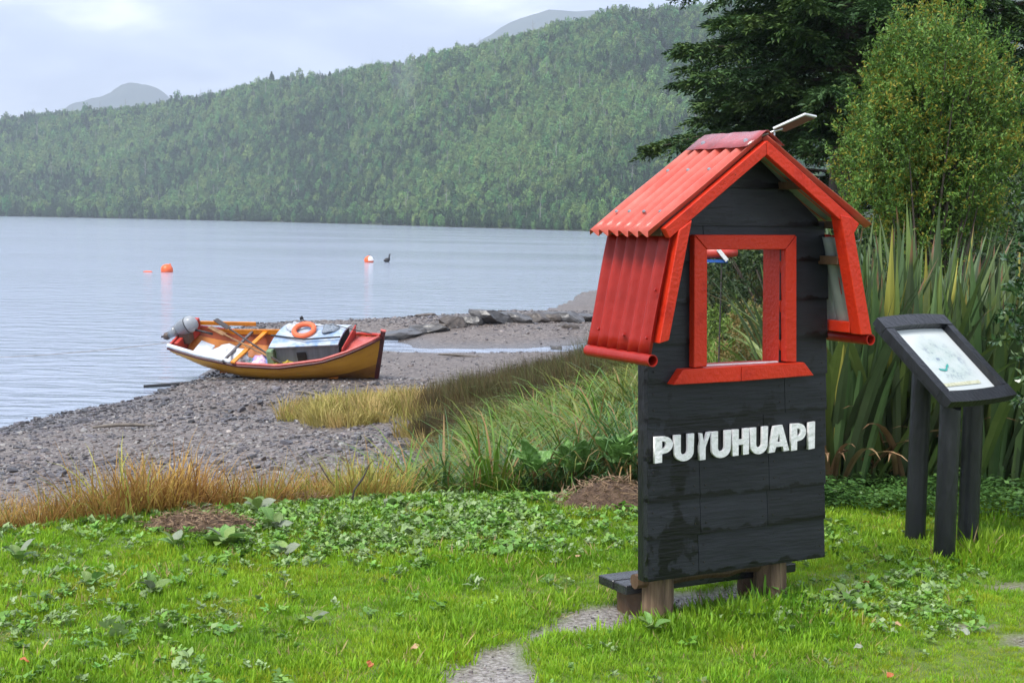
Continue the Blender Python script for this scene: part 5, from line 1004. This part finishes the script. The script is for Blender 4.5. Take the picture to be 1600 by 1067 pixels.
SED = [((-0.72, 9.55), 0, .85, 'dark green sedge tussock at the left end of the sedges'), ((-0.42, 9.75), 1, .95, 'arching sedge tussock, second from the left at the lawn edge'), ((-0.1, 9.6), 0, .9, 'sedge tussock in the middle of the lawn edge'), ((0.2, 9.75), 1, .85, 'sedge tussock in front of the leafy weeds'), ((-0.62, 10.4), 3, 1.1, 'broad arching sedge behind the left end of the row'),
       ((-0.15, 10.6), 1, 1.15, 'tall blue-green sedge in the second row'), ((0.3, 10.7), 2, 1.1, 'yellowish sedge in the second row, right of the middle'), ((0.75, 10.9), 0, 1.0, 'sedge rising behind the leafy weeds'), ((-0.35, 11.6), 2, 1.1, 'straw-tinted sedge in the back row on the left'), ((0.2, 11.9), 3, 1.1, 'green sedge in the middle of the back row'),
       ((0.75, 12.2), 2, 1.15, 'golden sedge in the back row beside the sign'), ((1.3, 12.6), 2, 1.15, 'golden sedge partly hidden by the sign edge'), ((0.5, 13.4), 3, 1.1, 'farthest green sedge in front of the dark rushes'), ((1.1, 14.0), 2, 1.1, 'farthest golden sedge beside the sign')]
for i, ((x, y), k, s_, lab) in enumerate(SED):
    o = bpy.data.objects.new('sedge_tussock', sed[k]); COL.objects.link(o); o.location = (x, y, float(terrain(x, y))); o.scale = (s_, s_, s_*(0.85+0.2*((i*7) % 5)/5)); o.rotation_euler = (0, 0, i*1.3); tag(o, lab, 'sedge', 'sedge tussocks on the bank')
n = 620; x = rng.uniform(-1.0, 2.6, n); y = rng.uniform(9.6, 16.5, n); ok = (x < 0.155*y+0.1) & (x > np.interp(y, [9.6, 13, 16.5], [-0.85, -0.8, -0.5])) & ~in_poly(x, y, TERRACE); x, y = x[ok], y[ok]; n = len(x)
scatter('sedge_undergrowth', np.stack([x, y, terrain(x, y)-0.05], 1), randrot(n, 0.12), rng.uniform(0.5, 0.85, n), np.where(y > 12.8, rng.choice([2, 2, 3, 0], n), rng.choice([0, 1, 3, 0, 1], n)), [m_ for m_ in sed], 'tangled sedge leaves between the tussocks', 'sedge')

# ------------------------------------------------------------------ flax (each sword leaf a part)
fm = [mat('flax_leaf_%d' % k, *c, scale=5, rough=0.36, rnd=0.3, hue=0.015, trans=0.12, stretch=(1, 1, 0.15), tip=(0.2, 0.11, 0.06)) for k, c in enumerate((((0.06, 0.115, 0.04), (0.14, 0.21, 0.08)), ((0.075, 0.13, 0.035), (0.17, 0.23, 0.06)), ((0.05, 0.085, 0.04), (0.09, 0.13, 0.06)), ((0.27, 0.27, 0.05), (0.38, 0.35, 0.08)), ((0.38, 0.25, 0.14), (0.26, 0.15, 0.08))))]
def flax_leaf(seed, mi, lean, droop, L_=1.0, w=0.0205):
    r_ = np.random.default_rng(seed); rows = []; p_ = np.array([0.0, 0, 0]); n = 9; tw = r_.normal()*0.25
    for k in range(n+1):
        s_ = k/n; ang = lean + droop*s_**2.2; wd = w*(0.55+0.75*math.sin(math.pi*min(1, s_*0.8+0.12)))*min(1, (1-s_)*3.2+0.03)
        c_, q_ = math.cos(tw*s_*2), math.sin(tw*s_*2)
        rows.append([tuple(p_+np.array([-q_*wd*j_*0.6 + (0.35*abs(j_)*wd)*-math.cos(ang), j_*wd*c_, 0.35*abs(j_)*wd*math.sin(ang)])) for j_ in (-1, 0, 1)])
        p_ = p_+np.array([math.sin(ang), 0, math.cos(ang)])*L_/n
    mb = MB(); mb.grid(rows); me = mb.mesh('leaf'); at_ = me.attributes.new('tip', 'FLOAT', 'POINT'); at_.data.foreach_set('value', [k/n for k in range(n+1) for _ in range(3)]); me.materials.append(fm[mi]); return me
FL = [flax_leaf(800+k, (0, 1, 2, 0, 1, 3, 0, 2, 1, 0, 4, 4)[k], (.02, .08, .14, .2, .26, .1, .32, .4, .5, .06, .5, .75)[k], (.02, .05, .06, .1, .15, .05, .25, .5, .9, .03, 1.6, 1.5)[k]) for k in range(12)]
def flax(x, y, n, hmax, label, seed, facing=None):
    r_ = np.random.default_rng(seed); o = empty('flax_plant', (x, y, float(terrain(x, y))-0.03), 0, label, 'flax', 'flax plants behind the information board')
    for k in range(n):
        v_ = r_.choice(12, p=[.11, .12, .13, .11, .08, .03, .11, .09, .06, .06, .055, .045]); a = r_.uniform(0, 6.283); q = 0.3*math.sqrt(r_.random())
        lf = bpy.data.objects.new('leaf', FL[v_]); COL.objects.link(lf); lf.parent = o; s_ = hmax*r_.uniform(0.62, 1.0)*(0.62 if v_ >= 10 else 1); lf.scale = (s_, s_*r_.uniform(0.8, 1.1), s_)
        a2 = a + r_.normal()*0.35; lf.location = (q*math.cos(a), q*math.sin(a), 0); lf.rotation_euler = (r_.normal()*0.04, r_.normal()*0.04, a2)
    return o
flax(2.2, 9.6, 150, 1.72, 'grey-green flax plant rising right behind the sign', 1); flax(2.72, 9.75, 170, 1.85, 'largest flax plant directly behind the information board', 2); flax(3.3, 9.7, 150, 1.78, 'flax plant right of the information board', 3)
flax(3.9, 10.1, 90, 1.75, 'flax plant at the right edge of the picture', 4); flax(2.45, 10.5, 80, 1.95, 'back row flax plant behind the left flax', 5); flax(3.15, 10.6, 80, 2.0, 'back row flax plant behind the right flax', 6)
fl = empty('flax_plant', (1.72, 9.1, 0), 0, 'small flax whose few leaves cross the window opening', 'flax', 'flax plants behind the information board')
for (a, s_, v_) in ((3.0, 1.15, 8), (2.9, 1.0, 8), (3.3, 0.85, 7), (2.6, 0.7, 7), (1.5, 0.8, 6), (4.4, 0.6, 7), (0.2, 0.9, 4), (3.1, 0.55, 6)):
    lf = bpy.data.objects.new('leaf', FL[v_]); COL.objects.link(lf); lf.parent = fl; lf.scale = (s_,)*3; lf.rotation_euler = (0, 0, a)

# ------------------------------------------------------------------ ground cover beneath the flax
cm_ = [mat('cover_a', (0.045, 0.12, 0.025), (0.08, 0.18, 0.04), scale=10, rough=0.45, rnd=0.35, trans=0.2), mat('cover_b', (0.07, 0.16, 0.03), (0.11, 0.22, 0.05), scale=10, rough=0.45, rnd=0.3, trans=0.2)]
cp = []
for k in range(5):
    r_ = np.random.default_rng(560+k); nl = 70; P = np.stack([r_.normal(size=nl)*0.09, r_.normal(size=nl)*0.09, r_.random(nl)**0.7*0.2], 1); a = r_.uniform(0, 6.283, nl); D = np.stack([np.cos(a), np.sin(a), r_.uniform(-.2, .5, nl)], 1)
    V_, F_ = leaves(P, D, r_.uniform(.03, .065, nl), r_.uniform(.018, .035, nl), k, .8); me = np_mesh('cover', V_, F_); me.materials.append(cm_[k % 2]); cp.append(me)
n = 2600; x = rng.uniform(1.2, 6.5, n); y = rng.uniform(8.3, 13.5, n); ok = (y > 8.55 + 0.18*fnoise(x, y, 2, 81) + 0.16*(x-1.6)*(x < 2.2)) & (x < 0.48*y+.6) & in_poly(x, y, TERRACE); x, y = x[ok], y[ok]; n = len(x)
scatter('ground_cover', np.stack([x, y, terrain(x, y)-0.02], 1), randrot(n, 0.1), rng.uniform(0.5, 1.1, n)*(0.85+0.3*fnoise(x, y, 3, 82)), rng.integers(0, 5, n), cp, 'dark leafy ground cover under the flax', 'ground cover')

# ------------------------------------------------------------------ trees and shrubs
bark = mat('bark', (0.06, 0.045, 0.035), (0.11, 0.085, 0.065), scale=8, rough=0.8, bump=0.8, stretch=(1, 1, 0.2))
def conifer(x, y, H, R_, label, seed, nb, mats, dens=1.0, zmin=0.6, name='conifer_tree', leaf=(0.055, 0.022)):
    r_ = np.random.default_rng(seed); z0 = float(terrain(x, y)); o = empty(name, (x, y, z0), 0, label, 'tree')
    MB().tube([(0, 0, -0.2), (0.05, 0, H*0.3), (0, 0.06, H*0.7), (0, 0, H)], [0.26, 0.2, 0.1, 0.02], 10).build('trunk', bark, o, smooth=True)
    Pa = []; Da = []; Ls = []; bm_ = MB()
    for b_ in range(nb):
        h = zmin + (H-zmin)*((b_+r_.random())/nb)**1.1; a = b_*2.399+r_.normal()*0.3; l = R_*(1-(h/H)**1.5)**0.8*r_.uniform(0.55, 1.12); d = np.array([math.cos(a), math.sin(a), 0]); sd = np.array([-d[1], d[0], 0])
        rise = r_.uniform(-0.02, 0.25); drp = r_.uniform(0.08, 0.24)
        def bp_(u): return np.array([0, 0, h]) + d*l*u + np.array([0, 0, l*(rise*u - drp*u*u)])
        bm_.tube([bp_(u) for u in (0, .35, .7, 1)], [0.035, 0.022, 0.012, 0.004], 5, cap=False)
        nt_ = int(l*15*dens)
        for k in range(nt_):
            u = 0.15+0.85*r_.random()**0.75; p0 = bp_(u); tl = (0.55*(1-u)+0.22)*r_.uniform(0.6, 1.3)*min(1, l/2); sg = 1 if k % 2 else -1
            td = d*r_.uniform(0.3, 0.9) + sd*sg*r_.uniform(0.4, 1.0) + np.array([0, 0, r_.uniform(-0.55, 0.12)]); td /= np.linalg.norm(td); m_ = int(11+tl*26)
            uu = np.linspace(0.05, 1, m_)[:, None]; droop_ = np.array([0, 0, -0.22*tl])*uu**2
            Pa.append(p0+td*tl*uu+droop_ + r_.normal(size=(m_, 3))*0.012); s2 = np.cross(td, [0, 0, 1.0]); s2 /= np.linalg.norm(s2)+1e-6
            Da.append(td*0.75 + s2*(np.where(np.arange(m_) % 2, 1, -1)*r_.uniform(0.4, 0.9, m_))[:, None] + r_.normal(size=(m_, 3))*0.22); Ls.append(np.full(m_, 1.0)*r_.uniform(0.8, 1.3))
    bm_.build('branches', bark, o)
    P = np.concatenate(Pa); D = np.concatenate(Da); Lx = np.concatenate(Ls); V_, F_ = leaves(P, D, leaf[0]*Lx*r_.uniform(0.7, 1.4, len(P)), leaf[1]*Lx, seed, 0.72, 0.3)
    me = np_mesh('crown', V_, F_); 
    for q in mats: me.materials.append(q)
    if len(mats) > 1:
        pick = (fnoise(P[:, 0]+P[:, 1], P[:, 2], 2.2, seed) + 0.35*r_.normal(size=len(P)) > 0.3).astype(np.int32); me.polygons.foreach_set('material_index', pick)
    obj('crown', me, None, o); return o
con_d = mat('conifer_dark', (0.03, 0.075, 0.026), (0.065, 0.125, 0.038), scale=1.5, rough=0.55, spec=0.25, trans=0.12); con_l = mat('conifer_tips', (0.06, 0.12, 0.03), (0.11, 0.17, 0.045), scale=1.5, rough=0.55, spec=0.25, trans=0.12)
con_b = mat('conifer_brownish', (0.05, 0.055, 0.02), (0.09, 0.08, 0.035), scale=1.5, rough=0.6, spec=0.25, trans=0.12)
conifer(4.9, 21.5, 11.5, 3.4, 'big dark evergreen tree reaching over the sign roof', 11, 240, [con_d, con_l], 2.3, zmin=3.1, leaf=(0.085, 0.034))
conifer(7.4, 23.5, 13, 3.4, 'dark evergreen tree in the top right corner', 12, 150, [con_d, con_b], 1.3, zmin=0.6, leaf=(0.1, 0.042))
conifer(6.3, 27.5, 12, 3.6, 'evergreen tree half hidden behind the big dark one', 13, 130, [con_d], 1.1, zmin=0.4, leaf=(0.11, 0.05))
conifer(9.8, 26, 11, 3.4, 'evergreen tree beyond the right edge of the flax', 14, 100, [con_d, con_b], 0.9, zmin=0.4)

def bush(name, x, y, zc, rx, rz, nleaf, L_, W_, mats, label, cat, seed, stems=14, upright=0.5, pick=0.35, thick=0.25, base_r=0.18, flat=0.35, twigs=None):
    r_ = np.random.default_rng(seed); z0 = float(terrain(x, y)); o = empty(name, (x, y, z0), 0, label, cat); sb = MB()
    ntw = nleaf//22; Pa = []; Da = []
    d = r_.normal(size=(ntw, 3)); d /= np.linalg.norm(d, axis=1)[:, None]; rr = thick+(1-thick)*r_.random(ntw)**0.5; lump_ = 1+0.16*np.sin(5*d[:, 0]+seed)*np.cos(4*d[:, 2]+2*seed)+0.12*np.sin(8*d[:, 1]+3*d[:, 2])
    C_ = d*(rr*lump_)[:, None]*np.array([rx, rx, rz]) + np.array([0, 0, zc-z0])
    for k in range(ntw):
        td = d[k]*(1-upright) + np.array([0, 0, upright]) + r_.normal(size=3)*0.25; td /= np.linalg.norm(td); tl = r_.uniform(0.12, 0.34)*rx; m_ = 22; uu = r_.random((m_, 1))
        Pa.append(C_[k]+td*tl*(uu-0.3)+r_.normal(size=(m_, 3))*L_*0.25); Da.append(td*0.6+r_.normal(size=(m_, 3))*0.6)
    for k in range(stems):
        e = C_[r_.integers(0, ntw)]*0.95; b0 = np.array([r_.normal()*base_r*.5, r_.normal()*base_r*.5, -0.1]); m1 = b0*0.6+e*0.4+np.array([0, 0, 0.12*rz]); sb.tube([b0, m1, e], [0.03, 0.018, 0.004], 5, cap=False)
    sb.build('stems', bark, o)
    P = np.concatenate(Pa); D = np.concatenate(Da); n = len(P); V_, F_ = leaves(P, D, L_*r_.uniform(0.6, 1.3, n), W_*r_.uniform(0.7, 1.2, n), seed, flat, 0.4)
    me = np_mesh('crown', V_, F_)
    for q in mats: me.materials.append(q)
    if len(mats) > 1:
        pk = (fnoise(P[:, 0]*1.3+P[:, 1], P[:, 2], 4.0/rx, seed)+0.5*r_.normal(size=n)); me.polygons.foreach_set('material_index', np.where(pk > pick, 1, np.where((pk < -0.5) & (len(mats) > 2), len(mats)-1, 0)).astype(np.int32))
    obj('crown', me, None, o); return o
bl = [mat('bush_green', (0.105, 0.22, 0.035), (0.18, 0.31, 0.06), scale=2.5, rough=0.5, trans=0.25, spec=0.3), mat('bush_yellow', (0.26, 0.24, 0.025), (0.36, 0.31, 0.045), scale=2.5, rough=0.5, trans=0.25, spec=0.3), mat('bush_deep', (0.04, 0.09, 0.022), (0.075, 0.13, 0.03), scale=2.5, rough=0.5, trans=0.25, spec=0.3)]
bush('leafy_tree', 4.05, 14, 2.62, 0.86, 1.3, 130000, 0.042, 0.016, bl, 'bushy light green tree with upright yellowing twigs behind the flax', 'tree', 21, stems=46, upright=0.7, pick=0.55, thick=0.1)
hl = [mat('holly_leaf', (0.028, 0.07, 0.025), (0.05, 0.11, 0.035), scale=8, rough=0.18, rnd=0.0, spec=0.6), mat('holly_leaf_pale', (0.08, 0.14, 0.05), (0.13, 0.19, 0.08), scale=8, rough=0.2, spec=0.6)]
bush('glossy_shrub', 3.28, 8.25, 1.32, 0.46, 1.0, 5200, 0.05, 0.026, hl, 'dark glossy-leaved shrub at the right edge beside the information board', 'shrub', 22, stems=26, upright=0.3, pick=0.5, thick=0.15)
dk = [mat('shrub_dark', (0.025, 0.055, 0.02), (0.05, 0.09, 0.03), scale=2, rough=0.5, trans=0.15), mat('shrub_mid', (0.06, 0.11, 0.03), (0.1, 0.15, 0.04), scale=2, rough=0.5, trans=0.15)]
rus = [mat('shrub_russet', (0.16, 0.13, 0.035), (0.24, 0.17, 0.05), scale=2, rough=0.55, trans=0.2), mat('shrub_olive', (0.09, 0.13, 0.03), (0.15, 0.19, 0.05), scale=2, rough=0.55, trans=0.2)]
lime = [mat('shrub_lime', (0.13, 0.22, 0.035), (0.21, 0.3, 0.06), scale=3, rough=0.5, trans=0.25), mat('shrub_lime_deep', (0.07, 0.13, 0.03), (0.11, 0.18, 0.04), scale=3, rough=0.5, trans=0.25)]
bush('shrub', 3.55, 19.0, 1.0, 1.2, 1.3, 16000, 0.07, 0.035, dk, 'dark shrub at the top of the view through the window opening', 'shrub', 31, upright=0.3)
bush('shrub', 5.0, 16.6, 0.9, 1.25, 1.3, 15000, 0.07, 0.035, dk, 'dark shrub between the flax and the big evergreen', 'shrub', 32, upright=0.3)
bush('shrub', 7.0, 17.5, 1.2, 1.5, 1.6, 16000, 0.08, 0.04, dk, 'dark shrub behind the light green bushy tree on its right', 'shrub', 33, upright=0.3)
bush('shrub', 2.55, 13.8, 0.35, 0.62, 0.7, 12000, 0.05, 0.018, rus, 'russet and olive shrub seen through the window opening', 'shrub', 34, upright=0.5)
bush('shrub', 1.55, 11.2, -0.12, 0.48, 0.42, 7000, 0.045, 0.025, lime, 'lime green shrub low in the window opening', 'shrub', 35, upright=0.3)
bush('shrub', 2.1, 12.2, 0.1, 0.45, 0.4, 6000, 0.05, 0.026, lime, 'yellow-green shrub in the middle of the window opening', 'shrub', 36, upright=0.3)
bush('shrub', 4.3, 9.5, 0.35, 0.42, 0.45, 4500, 0.045, 0.028, lime, 'yellow-green shrub low at the right edge below the glossy shrub', 'shrub', 37, upright=0.3)
bush('shrub', 2.75, 17.2, 0.1, 0.7, 0.6, 8000, 0.06, 0.03, lime, 'light green shrub farthest back in the window opening', 'shrub', 38, upright=0.3)

# ------------------------------------------------------------------ small things on the lawn
straw = [mat('straw_brown', (0.17, 0.1, 0.055), (0.28, 0.19, 0.11), scale=20, rough=0.75), mat('heap_soil', (0.07, 0.04, 0.025), (0.12, 0.075, 0.045), scale=14, rough=0.85, bump=0.8)]
for i, ((c, rx, ry, h_), lab) in enumerate(zip(HEAPS, ('flat brown heap of dead cuttings between the docks on the left', 'small reddish heap of dead cuttings at the back lawn edge', 'pale brown heap of dead cuttings against the left side of the sign'))):
    r_ = np.random.default_rng(900+i); o = empty('cuttings_heap', (c[0], c[1], float(terrain(*c))), 0, lab, 'heap', 'heaps of dead cuttings on the lawn'); rows = []
    for k in range(9):
        q = k/8; rows.append([(rx*q*math.cos(a_)*(1+.15*math.sin(3*a_+i)), ry*q*math.sin(a_)*(1+.15*math.sin(4*a_)), h_*(1-q*q)-0.01+0.012*math.sin(9*a_+7*q)) for a_ in np.linspace(0, 6.2832, 25)])
    MB().grid(rows).build('mound', straw[1], o, smooth=True)
    n = 900; a = r_.uniform(0, 6.283, n); q = np.sqrt(r_.random(n))*1.05; P = np.stack([rx*q*np.cos(a), ry*q*np.sin(a), np.maximum(h_*(1-q*q), 0)+r_.uniform(0, 0.03, n)], 1); D = r_.normal(size=(n, 3))*np.array([1, 1, 0.45])
    V_, F_ = leaves(P, D, r_.uniform(.03, .09, n), r_.uniform(.003, .009, n), i, 0.3); me = np_mesh('straw', V_, F_); obj('straw', me, straw[0], o)['kind'] = 'stuff'
fl_m = [mat('fallen_orange', (0.45, 0.14, 0.03), (0.33, 0.1, 0.03), scale=30, rough=0.5), mat('fallen_tan', (0.5, 0.33, 0.17), (0.36, 0.22, 0.11), scale=30, rough=0.5), mat('fallen_grey', (0.3, 0.33, 0.24), (0.22, 0.25, 0.18), scale=30, rough=0.5)]
for i, (x, y, mi, s_, lab) in enumerate(((-1.87, 5.34, 0, .05, 'orange fallen leaf near the lower left corner'), (-0.52, 5.28, 0, .05, 'orange fallen leaf at the bottom edge left of the path'), (-0.35, 5.57, 1, .05, 'tan fallen leaf just left of the wet path'), (1.72, 6.75, 0, .055, 'orange fallen leaf between the sign and the information board'), (1.68, 6.03, 1, .05, 'tan fallen leaf on the thin grass right of the sign'),
     (1.95, 5.88, 2, .06, 'grey fallen leaf beside the bare patch on the right'), (1.49, 5.36, 0, .05, 'orange fallen leaf at the bottom edge right of the sign'), (1.42, 5.69, 2, .055, 'grey-green fallen leaf below the right sign post'), (0.35, 7.15, 1, .06, 'curled tan leaf in the grass left of the sign'), (2.25, 5.72, 1, .05, 'tan fallen leaf near the lower right corner'))):
    me = big_leaf(950+i, 0.08); o = obj('fallen_leaf', me, fl_m[mi]); o.location = (x, y, float(terrain(x, y))+0.05); o.scale = (s_*.75, s_*.9, s_*.75); o.rotation_euler = (0.4*math.sin(i*2), 0.4*math.cos(i*3), i*1.7); tag(o, lab, 'leaf', 'fallen leaves on the lawn')
tw_m = mat('twig_bark', (0.035, 0.028, 0.025), (0.07, 0.055, 0.05), rough=0.6)
for (x, y, pts, lab) in ((-0.97, 8.6, [(0, 0, 0), (0.02, 0, .1), (0.08, 0, .19), (0.11, 0, .26)], 'thin black twig curving up from the clover edge'), (-1.02, 9.0, [(0, 0, 0), (-.05, 0, .1), (-.14, 0, .2), (-.2, 0, .3)], 'dark bare twig leaning left at the back lawn edge'), (-0.98, 9.05, [(0, 0, 0), (.04, 0, .14), (.03, 0, .25), (.1, 0, .33)], 'dark bare twig standing beside the leaning one')):
    o = empty('twig', (x, y, float(terrain(x, y))), 0, lab, 'twig', 'bare twigs at the lawn edge'); MB().tube(pts, [.007, .006, .005, .003], 6).build('stem', tw_m, o); p2_ = Vector(pts[1]); MB().tube([p2_, p2_+Vector((.05, .02, .06)), p2_+Vector((.07, .02, .12))], [.004, .003, .002], 5).build('side_shoot', tw_m, o)
# little painted marker glimpsed through the opening
mk = empty('painted_marker', (1.83, 12.9, float(terrain(1.83, 12.9))), 0.2, 'red, white and blue painted marker at the top left of the window opening', 'marker')
zt = 1.45 - mk.location.z
MB().tube([(0.06, 0, -0.2), (0.06, 0, zt)], 0.007, 8).build('pole', dk_wood, mk); MB().tube([(-0.12, 0, zt+0.04), (0.1, 0, zt+0.05), (0.2, 0, zt+0.05)], [0.05, 0.05, 0.035], 10).build('red_body', boat_red, mk, smooth=True)
MB().box(-0.12, 0.1, -0.04, 0.04, zt-0.04, zt-0.015).build('blue_base', mat('marker_blue', (0.03, 0.12, 0.45), rough=0.4), mk); MB().bar((0.0, -0.056, zt+0.08), (0.09, -0.056, zt-0.02), 0.012, 0.035).build('white_stripe', white_paint, mk)
